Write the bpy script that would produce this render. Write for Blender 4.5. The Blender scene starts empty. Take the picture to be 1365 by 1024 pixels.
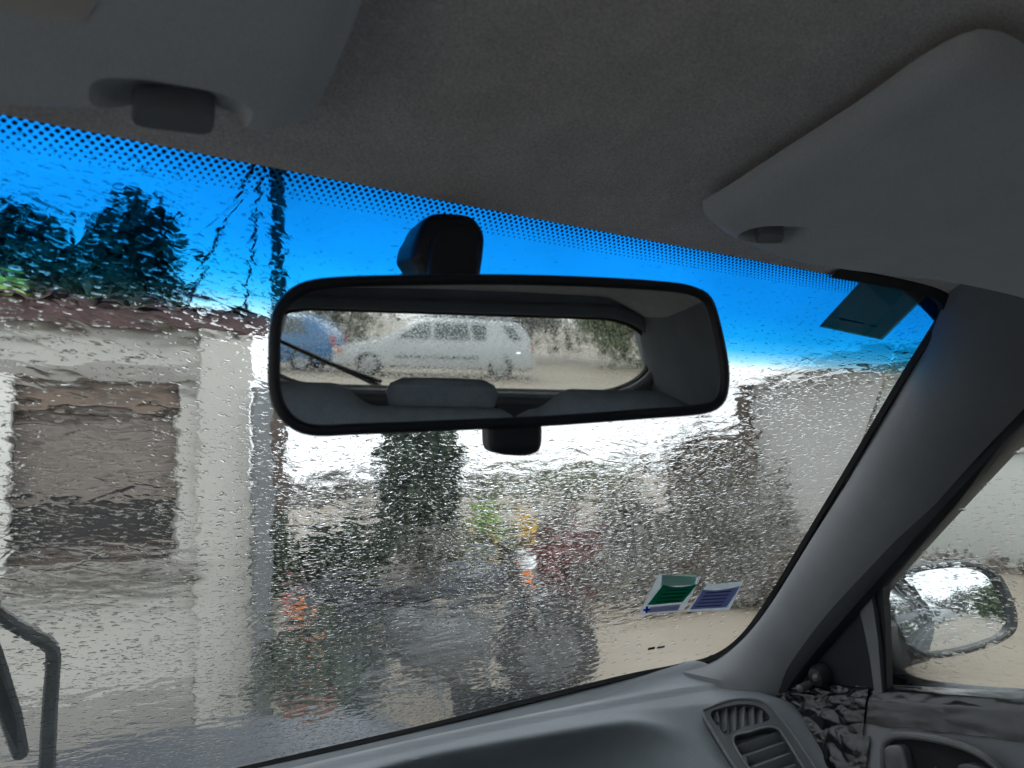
import bpy, bmesh, math, random
from mathutils import Vector, Matrix, noise as mnoise
R = math.radians
random.seed(7)
scene = bpy.context.scene
V = Vector

# ------------------------------------------------------------------ camera
IMG_W, IMG_H, FPX = 1365.0, 1024.0, 1025.0       # photograph size and focal length in its pixels
YAW, PITCH, ROLL = R(31), R(7), R(2)
CF = V((math.sin(YAW) * math.cos(PITCH), math.cos(YAW) * math.cos(PITCH), math.sin(PITCH)))
_r = V((math.cos(YAW), -math.sin(YAW), 0)); _u = _r.cross(CF)
CR = _r * math.cos(ROLL) - _u * math.sin(ROLL)
CU = _u * math.cos(ROLL) + _r * math.sin(ROLL)
MIRROR_C = V((0, 0.06, 1.24))                    # centre of the interior mirror


def ray(px, py):
    return CF + CR * ((px - IMG_W / 2) / FPX) - CU * ((py - IMG_H / 2) / FPX)


CAM = MIRROR_C - ray(662, 472) * 0.41
cd = bpy.data.cameras.new('camera')
cd.sensor_width = 36; cd.lens = 36 * FPX / IMG_W
cd.clip_start = 0.02; cd.clip_end = 2000
cd.dof.use_dof = True; cd.dof.focus_distance = 0.75; cd.dof.aperture_fstop = 11
cam = bpy.data.objects.new('camera', cd); scene.collection.objects.link(cam)
cam.matrix_world = Matrix(((CR.x, CU.x, -CF.x, CAM.x), (CR.y, CU.y, -CF.y, CAM.y), (CR.z, CU.z, -CF.z, CAM.z), (0, 0, 0, 1)))
scene.camera = cam

# ------------------------------------------------------------------ sky, sun, exposure
SUN_EL, SUN_AZ = R(48), R(200)                   # azimuth clockwise from +Y
world = bpy.data.worlds.new('World'); scene.world = world
world.use_nodes = True
wn = world.node_tree; wn.nodes.clear()
w_out = wn.nodes.new('ShaderNodeOutputWorld'); w_bg = wn.nodes.new('ShaderNodeBackground')
w_sky = wn.nodes.new('ShaderNodeTexSky'); w_sky.sky_type = 'NISHITA'; w_sky.sun_disc = False
w_sky.sun_elevation = SUN_EL; w_sky.sun_rotation = SUN_AZ
w_tc = wn.nodes.new('ShaderNodeTexCoord')
w_no = wn.nodes.new('ShaderNodeTexNoise'); w_no.inputs['Scale'].default_value = 2.2
w_no.inputs['Detail'].default_value = 4; w_no.inputs['Roughness'].default_value = 0.5
w_rp = wn.nodes.new('ShaderNodeMapRange')
w_rp.inputs['From Min'].default_value = 0.30; w_rp.inputs['From Max'].default_value = 0.46
w_rp.inputs['To Min'].default_value = 0.72; w_rp.inputs['To Max'].default_value = 0.97
w_mx = wn.nodes.new('ShaderNodeMix'); w_mx.data_type = 'RGBA'
w_mx.inputs[7].default_value = (9.2, 9.6, 10.2, 1)    # cloud cover
wn.links.new(w_tc.outputs['Generated'], w_no.inputs['Vector'])
wn.links.new(w_no.outputs['Fac'], w_rp.inputs['Value'])
wn.links.new(w_rp.outputs['Result'], w_mx.inputs[0])
wn.links.new(w_sky.outputs['Color'], w_mx.inputs[6])
w_n2 = wn.nodes.new('ShaderNodeTexNoise'); w_n2.inputs['Scale'].default_value = 3.5; w_n2.inputs['Detail'].default_value = 5
w_r2 = wn.nodes.new('ShaderNodeMapRange'); w_r2.inputs['From Min'].default_value = 0.3; w_r2.inputs['From Max'].default_value = 0.7
w_r2.inputs['To Min'].default_value = 0.72; w_r2.inputs['To Max'].default_value = 1.15
w_vm = wn.nodes.new('ShaderNodeVectorMath'); w_vm.operation = 'SCALE'
wn.links.new(w_tc.outputs['Generated'], w_n2.inputs['Vector']); wn.links.new(w_n2.outputs['Fac'], w_r2.inputs['Value'])
wn.links.new(w_mx.outputs[2], w_vm.inputs[0]); wn.links.new(w_r2.outputs['Result'], w_vm.inputs['Scale'])
wn.links.new(w_vm.outputs[0], w_bg.inputs['Color'])
w_bg.inputs['Strength'].default_value = 0.10
wn.links.new(w_bg.outputs[0], w_out.inputs[0])
sl = bpy.data.lights.new('sun', 'SUN'); sl.energy = 0.7; sl.angle = R(25); sl.color = (1, 0.97, 0.92)
so = bpy.data.objects.new('sun', sl); scene.collection.objects.link(so)
sd = V((math.sin(SUN_AZ) * math.cos(SUN_EL), math.cos(SUN_AZ) * math.cos(SUN_EL), math.sin(SUN_EL)))
so.rotation_euler = sd.to_track_quat('Z', 'Y').to_euler()
scene.view_settings.view_transform = 'Standard'
scene.view_settings.look = 'None'
scene.view_settings.gamma = 1
scene.view_settings.exposure = 0.92
scene.cycles.max_bounces = 18
scene.cycles.transmission_bounces = 12
scene.cycles.diffuse_bounces = 8
scene.cycles.glossy_bounces = 6

# ------------------------------------------------------------------ node helpers and materials


class NT:
    """tiny wrapper to wire shader nodes"""
    def __init__(s, name):
        s.m = bpy.data.materials.new(name); s.m.use_nodes = True
        s.t = s.m.node_tree; s.t.nodes.clear()
        s.out = s.t.nodes.new('ShaderNodeOutputMaterial')

    def n(s, kind, ins=None, **props):
        nd = s.t.nodes.new('ShaderNode' + kind)
        for k, v in props.items(): setattr(nd, k, v)
        for k, v in (ins or {}).items(): s.put(nd, k, v)
        return nd

    def put(s, nd, k, v):
        sock = nd.inputs[k]
        if isinstance(v, bpy.types.NodeSocket): s.t.links.new(v, sock)
        elif isinstance(v, bpy.types.Node): s.t.links.new(v.outputs[0], sock)
        else: sock.default_value = v

    def math(s, op, a, b=0.0, c=0.0, clamp=False):
        nd = s.n('Math', {0: a, 1: b, 2: c}, operation=op); nd.use_clamp = clamp
        return nd.outputs[0]

    def vmap(s, vec, scale=(1, 1, 1), rot=(0, 0, 0), loc=(0, 0, 0)):
        return s.n('Mapping', {'Vector': vec, 'Scale': scale, 'Rotation': rot, 'Location': loc}).outputs[0]

    def noise(s, vec, scale, detail=2.0, rough=0.5, dist=0.0):
        return s.n('TexNoise', {'Vector': vec, 'Scale': scale, 'Detail': detail, 'Roughness': rough, 'Distortion': dist}).outputs['Fac']

    def step(s, v, a, b, lo=0.0, hi=1.0):
        nd = s.n('MapRange', {'Value': v, 'From Min': a, 'From Max': b, 'To Min': lo, 'To Max': hi}, interpolation_type='SMOOTHSTEP')
        return nd.outputs[0]

    def mix(s, f, a, b):
        nd = s.n('Mix', data_type='RGBA'); s.put(nd, 0, f); s.put(nd, 6, a); s.put(nd, 7, b)
        return nd.outputs[2]

    def done(s, sh):
        s.t.links.new(sh.outputs[0] if isinstance(sh, bpy.types.Node) else sh, s.out.inputs['Surface'])
        return s.m


def c4(c): return (c[0], c[1], c[2], 1)


def surf(name, col, col2=None, scale=8.0, rough=0.6, bump=0.0, bscale=200.0, metal=0.0, coat=0.0, spec=0.5, stretch=(1, 1, 1), detail=4.0, rvar=0.1, grain=0.0):
    """procedural surface: two tones mixed by noise, noise roughness, fine relief"""
    t = NT(name)
    co = t.n('TexCoord').outputs['Object']
    col2 = col2 or tuple(c * 0.8 for c in col)
    mp = t.vmap(co, stretch)
    f = t.step(t.noise(mp, scale, detail, 0.6), 0.3, 0.7)
    cc = t.mix(f, c4(col), c4(col2))
    if grain:
        g = t.step(t.noise(mp, bscale, 2, 0.7), 0.3, 0.7, 1 - grain, 1 + grain)
        cc = t.n('VectorMath', {0: cc, 1: t.n('CombineXYZ', {0: g, 1: g, 2: g}).outputs[0]}, operation='MULTIPLY').outputs[0]
    p = t.n('BsdfPrincipled', {'Base Color': cc, 'Metallic': metal, 'Coat Weight': coat, 'Specular IOR Level': spec})
    t.put(p, 'Roughness', t.math('MULTIPLY_ADD', f, rvar, max(0.02, rough - rvar / 2)))
    if bump:
        b = t.n('Bump', {'Strength': 1.0, 'Distance': bump, 'Height': t.noise(mp, bscale, 3, 0.6)})
        t.put(p, 'Normal', b)
    return t.done(p)


M = {}
M['headliner'] = surf('headliner fabric', (0.74, 0.70, 0.685), (0.64, 0.605, 0.595), 30, 0.95, 0.0007, 750, spec=0.1, grain=0.22)
M['visor'] = surf('visor vinyl', (0.62, 0.645, 0.67), (0.57, 0.595, 0.62), 12, 0.8, 0.0002, 1100, spec=0.2, grain=0.10)
M['visor_clip'] = surf('visor clip', (0.17, 0.18, 0.20), (0.15, 0.16, 0.18), 30, 0.6, 0.0001, 1200)
M['visor_dark'] = surf('visor clip plastic', (0.06, 0.06, 0.065), None, 30, 0.6, 0.0001, 1200)
M['label_grey'] = surf('label card', (0.62, 0.58, 0.52), (0.56, 0.53, 0.5), 30, 0.6)
M['dash'] = surf('dashboard plastic', (0.22, 0.245, 0.265), (0.20, 0.22, 0.24), 9, 0.55, 0.0002, 1000, spec=0.4, grain=0.08)
M['dash_dark'] = surf('vent plastic', (0.085, 0.09, 0.10), (0.07, 0.075, 0.085), 30, 0.5, 0.0001, 1400)
M['slat'] = surf('slat plastic', (0.17, 0.18, 0.195), (0.14, 0.15, 0.165), 30, 0.45, 0.0001, 1400)
M['hole'] = surf('hollow shade black', (0.012, 0.012, 0.013), None, 10, 0.8)  # near black: shade inside recesses put into the colour
M['pillar'] = surf('pillar trim', (0.23, 0.235, 0.25), (0.21, 0.215, 0.23), 10, 0.75, 0.0002, 1000, spec=0.3, grain=0.08)
M['door'] = surf('door trim', (0.20, 0.205, 0.215), (0.17, 0.175, 0.185), 10, 0.6, 0.0002, 1300, spec=0.4)
M['rim_plastic'] = surf('handle rim plastic', (0.13, 0.13, 0.13), None, 20, 0.4)
M['sail'] = surf('sail panel plastic', (0.02, 0.022, 0.026), (0.016, 0.018, 0.022), 15, 0.5, 0.0001, 1200)
M['seal'] = surf('black rubber seal', (0.008, 0.008, 0.01), (0.012, 0.012, 0.014), 40, 0.6)
M['mirror_shell'] = surf('mirror shell plastic', (0.010, 0.012, 0.020), (0.014, 0.016, 0.026), 60, 0.45, 0.00006, 1500)
M['seat'] = surf('seat cloth', (0.36, 0.41, 0.47), (0.31, 0.355, 0.41), 25, 0.95, 0.0006, 500, spec=0.1, grain=0.15)
M['trim_rear'] = surf('rear trim', (0.20, 0.215, 0.235), (0.175, 0.19, 0.21), 8, 0.75, 0.0002, 900, spec=0.25)
M['carpet'] = surf('carpet', (0.12, 0.12, 0.125), None, 60, 0.95, 0.001, 500)
M['paint_own'] = surf('wet grey blue paint', (0.038, 0.046, 0.06), (0.033, 0.04, 0.053), 40, 0.42, 0.0012, 55, coat=0.0, metal=0.2, spec=0.35)
M['black_trim'] = surf('black exterior trim', (0.02, 0.02, 0.021), None, 30, 0.45, 0.0002, 400)
M['rubber'] = surf('tyre rubber', (0.02, 0.02, 0.021), None, 30, 0.8, 0.001, 80)
M['alloy'] = surf('wheel alloy', (0.45, 0.46, 0.47), (0.35, 0.36, 0.37), 20, 0.35, metal=0.8)
M['chrome'] = surf('bright metal', (0.7, 0.7, 0.7), None, 20, 0.2, metal=1.0)


def mirror_mat(name, col):
    t = NT(name)
    co = t.n('TexCoord').outputs['Object']
    f = t.step(t.noise(co, 70, 4), 0.62, 0.8)
    g = t.n('BsdfGlossy', {'Color': c4(col), 'Roughness': 0.0})
    d = t.n('BsdfDiffuse', {'Color': (0.35, 0.34, 0.31, 1)})     # faint dust on the glass
    m = t.n('MixShader', {0: t.math('MULTIPLY_ADD', f, 0.035, 0.012), 1: g.outputs[0], 2: d.outputs[0]})
    return t.done(m)


M['mirror'] = mirror_mat('mirror glass', (0.78, 0.81, 0.80))
M['side_mirror'] = mirror_mat('outside mirror glass', (0.84, 0.88, 0.9))

# windscreen measures in metres: U across, Vv down the glass from its top edge
UW, VW = 0.69, 0.862


def pane_inner(name, tint, band=False):
    """inner face of a glass pane; the windscreen's one carries the shade band and the printed dots"""
    t = NT(name)
    uv = t.n('TexCoord').outputs['UV']
    col = c4(tint)
    if not band:
        return t.done(t.n('BsdfGlass', {'Color': col, 'Roughness': 0.0, 'IOR': 1.45}))
    sep = t.n('SeparateXYZ', {0: uv}); u, v = sep.outputs[0], sep.outputs[1]
    wob = t.noise(uv, 6, 2)
    vv = t.math('MULTIPLY_ADD', wob, 0.012, v)
    ramp = t.n('ValToRGB', {'Fac': t.math('DIVIDE', vv, t.math('MULTIPLY_ADD', u, 0.035, 0.140))})
    e = ramp.color_ramp.elements
    e[0].position = 0.0; e[0].color = (0.002, 0.150, 0.52, 1)
    e[1].position = 1.0; e[1].color = col
    for p, c in ((0.10, (0.002, 0.170, 0.56, 1)), (0.50, (0.003, 0.215, 0.64, 1)), (0.70, (0.006, 0.30, 0.71, 1)), (0.82, (0.04, 0.42, 0.80, 1)), (0.91, (0.28, 0.66, 0.87, 1))):
        x = e.new(p); x.color = c
    glass = t.n('BsdfGlass', {'Color': ramp.outputs[0], 'Roughness': 0.0, 'IOR': 1.45})
    # printed dot rows below the header, shrinking with the distance from it
    PU, PV = 0.0046, 0.0029
    row = t.math('FLOOR', t.math('DIVIDE', v, PV))
    off = t.math('MULTIPLY', t.math('MODULO', row, 2.0), 0.5)
    fu = t.math('SUBTRACT', t.math('FRACT', t.math('ADD', t.math('DIVIDE', u, PU), off)), 0.5)
    fv = t.math('SUBTRACT', t.math('FRACT', t.math('DIVIDE', v, PV)), 0.5)
    du = t.math('MULTIPLY', fu, PU); dv = t.math('MULTIPLY', fv, PV)
    d = t.math('SQRT', t.math('ADD', t.math('MULTIPLY', du, du), t.math('MULTIPLY', dv, dv)))
    rad = t.n('MapRange', {'Value': t.math('MULTIPLY', row, PV), 'From Min': 0.0, 'From Max': 0.0261, 'To Min': 0.0019, 'To Max': 0.0006}).outputs[0]
    dot = t.math('LESS_THAN', d, rad)
    dot = t.math('MULTIPLY', dot, t.math('LESS_THAN', v, 0.0290))
    top = t.math('LESS_THAN', v, 0.002)
    dot = t.math('MAXIMUM', dot, top)
    blk = t.n('BsdfDiffuse', {'Color': (0.006, 0.006, 0.008, 1)})
    return t.done(t.n('MixShader', {0: dot, 1: glass.outputs[0], 2: blk.outputs[0]}))


def pane_wet(name, kind):
    """outer face of a pane with the relief of the rain water on it (heights in metres)"""
    t = NT(name)
    uv = t.n('TexCoord').outputs['UV']
    sep = t.n('SeparateXYZ', {0: uv}); u, v = sep.outputs[0], sep.outputs[1]

    def dashes(rot, su, sv, lo, hi, h, loc=(0, 0, 0), dist=0.35):
        mp = t.vmap(t.vmap(uv, (1, 1, 1), (0, 0, R(rot)), loc), (1 / su, 1 / sv, 1))
        n = t.noise(mp, 1.0, 2.0, 0.5, dist)
        return t.math('MULTIPLY', t.step(n, lo, hi), h)

    def beads(pitch, keep, r, h, sx=1.0, loc=(0, 0, 0)):
        mp = t.vmap(t.vmap(uv, (1, 1, 1), (0, 0, R(10)), loc), (1 / (pitch * sx), 1 / pitch, 1))
        vo = t.n('TexVoronoi', {'Vector': mp, 'Scale': 1.0, 'Randomness': 0.9}, voronoi_dimensions='2D')
        cr = t.n('SeparateXYZ', {0: vo.outputs['Color']}).outputs[0]
        rr = t.math('MULTIPLY', t.math('GREATER_THAN', cr, 1 - keep), t.math('MULTIPLY_ADD', cr, r * 0.6, r * 0.4))
        q = t.math('SUBTRACT', 1.0, t.math('POWER', t.math('DIVIDE', vo.outputs['Distance'], t.math('MAXIMUM', rr, 0.001)), 2.0))
        return t.math('MULTIPLY', t.math('SQRT', t.math('MAXIMUM', q, 0.0)), h)

    if kind == 'front':
        area = t.noise(t.vmap(uv, (1, 1, 1)), 7, 2)
        patch = t.noise(t.vmap(uv, (1, 1, 1), loc=(3, 1, 0)), 16, 2)
        wet = t.step(v, 0.06, 0.30, 0.55, 1.0)                     # thin film up under the roof edge
        calm = t.math('MULTIPLY', t.step(u, 0.42, 0.50), t.step(v, 0.69, 0.76))   # quiet corner by the stickers
        busy = t.math('MULTIPLY', t.math('MULTIPLY', t.step(u, -0.16, 0.02), t.step(u, 0.32, 0.46, 1.0, 0.35)), t.step(v, 0.20, 0.34))
        film = t.math('MULTIPLY', wet, t.math('SUBTRACT', 1.0, t.math('MULTIPLY', calm, 0.95)))
        a1 = dashes(-13, 0.0074, 0.0030, 0.60, 0.76, 0.00024)
        a2 = dashes(-9, 0.0054, 0.0024, 0.58, 0.76, 0.00015, (0.31, 0.17, 0))
        a2 = t.math('MULTIPLY', a2, t.math('MAXIMUM', busy, t.step(patch, 0.48, 0.62)))
        a3 = dashes(-20, 0.036, 0.012, 0.46, 0.72, 0.00009, (0.7, 0.4, 0), 0.5)
        a3 = t.math('MULTIPLY', a3, t.step(area, 0.40, 0.60, 0.25, 1.0))
        sw = t.math('MULTIPLY', t.noise(t.vmap(uv, (1 / 0.035, 1 / 0.018, 1)), 1.0, 1), 0.00034)
        # rivulets winding down the glass
        mp = t.vmap(t.vmap(uv, (1, 1, 1), (0, 0, R(-38))), (1 / 0.035, 1 / 0.11, 1))
        rn = t.noise(mp, 1.0, 2.0, 0.45, 0.3)
        rv = t.math('ABSOLUTE', t.math('SUBTRACT', rn, 0.5))
        riv = t.math('MULTIPLY', t.step(rv, 0.045, 0.004), t.step(area, 0.50, 0.62))
        riv = t.math('MULTIPLY', riv, 0.00004)
        big = t.math('ADD', t.math('ADD', a1, a2), t.math('ADD', a3, riv))
        hgt = t.math('MULTIPLY', big, film)
        hgt = t.math('ADD', hgt, t.math('MULTIPLY', sw, film))
        hgt = t.math('ADD', hgt, t.math('MULTIPLY', beads(0.0095, 0.30, 0.20, 0.00032, 1.6), t.step(v, 0.15, 0.4, 0.12, 1.0)))
    elif kind == 'side':
        hgt = t.math('ADD', beads(0.0085, 0.35, 0.26, 0.00028, 1.9), beads(0.02, 0.20, 0.12, 0.0004, 1.3, (0.3, 0.1, 0)))
        low = t.step(v, 0.16, 0.24)
        hgt = t.math('MULTIPLY', hgt, t.math('MULTIPLY_ADD', low, 0.75, 0.25))
        hgt = t.math('ADD', hgt, t.math('MULTIPLY', dashes(-6, 0.007, 0.0026, 0.58, 0.76, 0.00020), low))
    else:
        hgt = t.math('ADD', beads(0.0075, 0.9, 0.38, 0.00014, 1.1), dashes(0, 0.010, 0.008, 0.45, 0.75, 0.00005))
    b = t.n('Bump', {'Strength': 1.0, 'Distance': 1.0, 'Height': hgt})
    return t.done(t.n('BsdfGlass', {'Color': (1, 1, 1, 1), 'Roughness': 0.0, 'IOR': 1.45, 'Normal': b.outputs[0]}))


M['ws_in'] = pane_inner('windscreen glass', (0.92, 0.95, 0.93), True)
M['ws_out'] = pane_wet('rain on windscreen', 'front')
M['side_in'] = pane_inner('door glass', (0.90, 0.94, 0.91))
M['side_out'] = pane_wet('rain on door glass', 'side')
M['rear_in'] = pane_inner('rear glass', (0.90, 0.93, 0.90))
M['rear_out'] = pane_wet('rain on rear glass', 'rear')


def thin_glass(name, tint, refl=0.12):
    t = NT(name)
    lw = t.n('LayerWeight', {'Blend': 0.25})
    tr = t.n('BsdfTransparent', {'Color': c4(tint)}); g = t.n('BsdfGlossy', {'Color': (1, 1, 1, 1), 'Roughness': 0.03})
    f = t.math('MULTIPLY_ADD', lw.outputs['Fresnel'], 0.9, refl * 0.3, True)
    return t.done(t.n('MixShader', {0: f, 1: tr.outputs[0], 2: g.outputs[0]}))


M['thin_glass'] = thin_glass('side pane glass', (0.90, 0.94, 0.92))
M['film_teal'] = thin_glass('tinted film', (0.80, 0.68, 0.50), 0.2)

# ------------------------------------------------------------------ mesh helpers
COL = scene.collection


def tag(o, label=None, cat=None, group=None, kind=None):
    for k, v in (('label', label), ('category', cat), ('group', group), ('kind', kind)):
        if v: o[k] = v
    return o


def empty(name, loc=(0, 0, 0), parent=None):
    o = bpy.data.objects.new(name, None); COL.objects.link(o); o.location = loc
    o.empty_display_size = 0.1
    if parent: o.parent = parent
    return o


def obj(name, verts, faces, mat, parent=None, smooth=True, uvs=None, mats=None, fmat=None, shade=35):
    me = bpy.data.meshes.new(name)
    me.from_pydata([tuple(v) for v in verts], [], faces)
    for m in (mats or [mat]): me.materials.append(m)
    if fmat: me.polygons.foreach_set('material_index', fmat)
    if uvs:
        l = me.uv_layers.new(name='UVMap')
        for lp in me.loops: l.data[lp.index].uv = uvs[lp.vertex_index]
    me.update()
    if smooth:
        me.polygons.foreach_set('use_smooth', [True] * len(me.polygons))
        if shade and shade < 180:
            try: me.set_sharp_from_angle(angle=R(shade))
            except Exception: pass
    o = bpy.data.objects.new(name, me); COL.objects.link(o)
    if parent: o.parent = parent
    return o


def obj_bm(name, bm, mat, parent=None, smooth=True, shade=35):
    bmesh.ops.recalc_face_normals(bm, faces=bm.faces)
    me = bpy.data.meshes.new(name); bm.to_mesh(me); bm.free()
    me.materials.append(mat)
    if smooth:
        me.polygons.foreach_set('use_smooth', [True] * len(me.polygons))
        me.set_sharp_from_angle(angle=R(shade))
    o = bpy.data.objects.new(name, me); COL.objects.link(o)
    if parent: o.parent = parent
    return o


def grid(rows, close_u=False, close_v=False):
    """rows of points -> verts, quad faces"""
    n, m = len(rows), len(rows[0])
    vs = [p for r in rows for p in r]; fs = []
    for i in range(n if close_v else n - 1):
        for j in range(m if close_u else m - 1):
            a, b = i * m + j, i * m + (j + 1) % m
            c, d = ((i + 1) % n) * m + (j + 1) % m, ((i + 1) % n) * m + j
            fs.append((a, b, c, d))
    return vs, fs


def loft(name, rows, mat, parent=None, close_u=False, caps=False, smooth=True, shade=35):
    vs, fs = grid(rows, close_u)
    if caps:
        m = len(rows[0])
        fs.append(tuple(range(m - 1, -1, -1))); fs.append(tuple(range((len(rows) - 1) * m, len(rows) * m)))
    return obj(name, vs, fs, mat, parent, smooth, shade=shade)


def bm_box(bm, c, s, rot=None, bev=0.0):
    r = bmesh.ops.create_cube(bm, size=1)
    vs = r['verts']
    bmesh.ops.scale(bm, vec=s, verts=vs)
    if bev:
        es = list({e for v in vs for e in v.link_edges})
        rr = bmesh.ops.bevel(bm, geom=es, offset=bev, segments=2, affect='EDGES', profile=0.6)
        vs = list({v for f in rr['faces'] for v in f.verts} | {v for v in vs if v.is_valid})
    if rot is not None: bmesh.ops.rotate(bm, cent=(0, 0, 0), matrix=rot, verts=vs)
    bmesh.ops.translate(bm, vec=c, verts=vs)
    return vs


def box(name, c, s, mat, parent=None, rot=None, bev=0.0):
    bm = bmesh.new(); bm_box(bm, V((0, 0, 0)), s, None, bev)
    if rot is not None: bmesh.ops.rotate(bm, cent=(0, 0, 0), matrix=rot, verts=bm.verts)
    bmesh.ops.translate(bm, vec=c, verts=bm.verts)
    return obj_bm(name, bm, mat, parent)


def tube_rows(path, rad, seg=8):
    rows = []; n = len(path); prev = None
    for i, p in enumerate(path):
        p = V(p); a = V(path[max(0, i - 1)]); b = V(path[min(n - 1, i + 1)])
        d = (b - a).normalized()
        if prev is None:
            prev = d.orthogonal().normalized()
        prev = (prev - d * prev.dot(d)).normalized()
        q = d.cross(prev); r = rad[i] if isinstance(rad, (list, tuple)) else rad
        rows.append([p + prev * (r * math.cos(2 * math.pi * k / seg)) + q * (r * math.sin(2 * math.pi * k / seg)) for k in range(seg)])
    return rows


def tube(name, path, rad, mat, parent=None, seg=8, closed=False):
    if closed:
        path = list(path) + [path[0], path[1]]
        rows = tube_rows(path, rad, seg)[1:-1]
        vs, fs = grid(rows + [rows[0]], True)
        return obj(name, vs, fs, mat, parent)
    return loft(name, tube_rows(path, rad, seg), mat, parent, True, True)


def spline(pts, n, closed=False):
    """Catmull-Rom through the points, n samples per span"""
    pts = [V(p) for p in pts]; out = []; k = len(pts)
    spans = k if closed else k - 1
    for i in range(spans):
        if closed: p0, p1, p2, p3 = pts[(i - 1) % k], pts[i], pts[(i + 1) % k], pts[(i + 2) % k]
        else: p0, p1, p2, p3 = pts[max(i - 1, 0)], pts[i], pts[i + 1], pts[min(i + 2, k - 1)]
        for j in range(n):
            t = j / n
            out.append(0.5 * ((2 * p1) + (p2 - p0) * t + (2 * p0 - 5 * p1 + 4 * p2 - p3) * t * t + (3 * p1 - 3 * p2 + p3 - p0) * t ** 3))
    if not closed: out.append(pts[-1])
    return out


def resample(pts, n, closed=False):
    pts = [V(p) for p in pts]
    if closed: pts = pts + [pts[0]]
    L = [0]
    for a, b in zip(pts, pts[1:]): L.append(L[-1] + (b - a).length)
    out = []; tot = L[-1]; k = 0
    m = n if closed else n - 1
    for i in range(n):
        d = tot * i / m
        while k < len(L) - 2 and L[k + 1] < d: k += 1
        f = (d - L[k]) / max(1e-9, L[k + 1] - L[k])
        out.append(pts[k].lerp(pts[k + 1], min(1, max(0, f))))
    return out


def on_plane(px, py, p0, n):
    d = ray(px, py); return CAM + d * ((V(p0) - CAM).dot(n) / d.dot(n))


def at_axis(px, py, k, val):
    d = ray(px, py); return CAM + d * ((val - CAM[k]) / d[k])


def at_depth(px, py, z): return CAM + ray(px, py) * z


def at_height(px, py, fun, t0=0.05, t1=3.0):
    """where the sight line meets the sheet z = fun(x, y)"""
    d = ray(px, py); g = lambda t: (CAM + d * t).z - fun((CAM + d * t).x, (CAM + d * t).y)
    ts = [t0 + (t1 - t0) * i / 300 for i in range(301)]; a = t0
    for t in ts[1:]:
        if g(a) * g(t) <= 0:
            b = t
            for _ in range(40):
                m = (a + b) / 2
                if g(a) * g(m) <= 0: b = m
                else: a = m
            return CAM + d * a
        a = t
    return CAM + d * t1


def plate(name, outer, holes, depth_dir, mat, parent=None):
    """flat plate with holes; depth_dir thickens it"""
    bm = bmesh.new(); es = []
    for lp in [outer] + holes:
        vs = [bm.verts.new(p) for p in lp]
        es += [bm.edges.new((vs[i], vs[(i + 1) % len(vs)])) for i in range(len(vs))]
    bmesh.ops.triangle_fill(bm, use_beauty=True, use_dissolve=False, edges=es)
    r = bmesh.ops.extrude_face_region(bm, geom=list(bm.faces))
    bmesh.ops.translate(bm, vec=depth_dir, verts=[g for g in r['geom'] if isinstance(g, bmesh.types.BMVert)])
    return obj_bm(name, bm, mat, parent)


def sstep(x, a, b):
    t = min(1, max(0, (x - a) / (b - a))); return t * t * (3 - 2 * t)


# ------------------------------------------------------------------ own car: reference surfaces
def glass_pt(s, t):
    xh, xb = s * 0.62, s * 0.76
    h = V((xh, 0.118 + 0.05 * xh - 0.10 * xh * xh, 1.341 - 0.035 * xh * xh))
    b = V((xb, 0.80 - 0.42 * xb * xb, 0.817 + 0.18 * xb * xb))
    p = h.lerp(b, t)
    k = 0.022 * 4 * t * (1 - t)                                    # slight bulge outwards
    return p + V((0, k * 0.62, k * 0.78))


GN = V((0, 0.615, 0.79))


def glass_hit(px, py):
    """(s, t, point) where a sight line meets the inner face of the windscreen"""
    d = ray(px, py); s, t, z = 0.3, 0.5, 0.7
    for _ in range(30):
        f = glass_pt(s, t) - (CAM + d * z)
        e = 1e-4
        js = (glass_pt(s + e, t) - glass_pt(s, t)) / e; jt = (glass_pt(s, t + e) - glass_pt(s, t)) / e
        m = Matrix((js, jt, -d)).transposed()
        ds = m.inverted() @ (-f)
        s += ds[0]; t += ds[1]; z += ds[2]
        if ds.length < 1e-8: break
    return s, t, glass_pt(s, t)


def roof_z(x, y):
    """underside of the headliner"""
    f = 0.120 + 0.05 * x - 0.10 * x * x - y
    z = 1.3405 - 0.035 * x * x + 0.060 * (1 - math.exp(-max(f, 0) / 0.22))
    z -= 0.075 * sstep(-y, 0.9, 1.9)
    z -= 0.10 * sstep(abs(x), 0.40, 0.68) * sstep(f, -0.02, 0.25) + 0.0 * x
    return z


car = empty('car', (0, 0, 0))
tag(car, 'grey blue car around the camera: dashboard, pillar, roof lining, visors and rain covered windows', 'car')

# --- windscreen: inner and outer face, 5 mm apart, closed round the rim
NS, NTT = 70, 50
rows_i, rows_o, uvi = [], [], []
for j in range(NTT + 1):
    t = -0.016 + 1.042 * j / NTT
    ri, ro = [], []
    for i in range(NS + 1):
        s = -1 + 2 * i / NS
        p = glass_pt(s, t); ri.append(p); ro.append(p + GN * 0.005); uvi.append((s * UW, (t + 0.016) * VW))
    rows_i.append(ri); rows_o.append(ro)
vi, fi = grid(rows_i); vo, fo = grid(rows_o); nv = len(vi); W1 = NS + 1
rim = []
for i in range(NS):
    rim.append((i, nv + i, nv + i + 1, i + 1)); b0 = NTT * W1
    rim.append((b0 + i + 1, nv + b0 + i + 1, nv + b0 + i, b0 + i))
for j in range(NTT):
    a, b = j * W1, (j + 1) * W1
    rim.append((b, nv + b, nv + a, a)); a += NS; b += NS
    rim.append((a, nv + a, nv + b, b))
faces = [tuple(reversed(f)) for f in fi] + [tuple(x + nv for x in f) for f in fo] + rim
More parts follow.
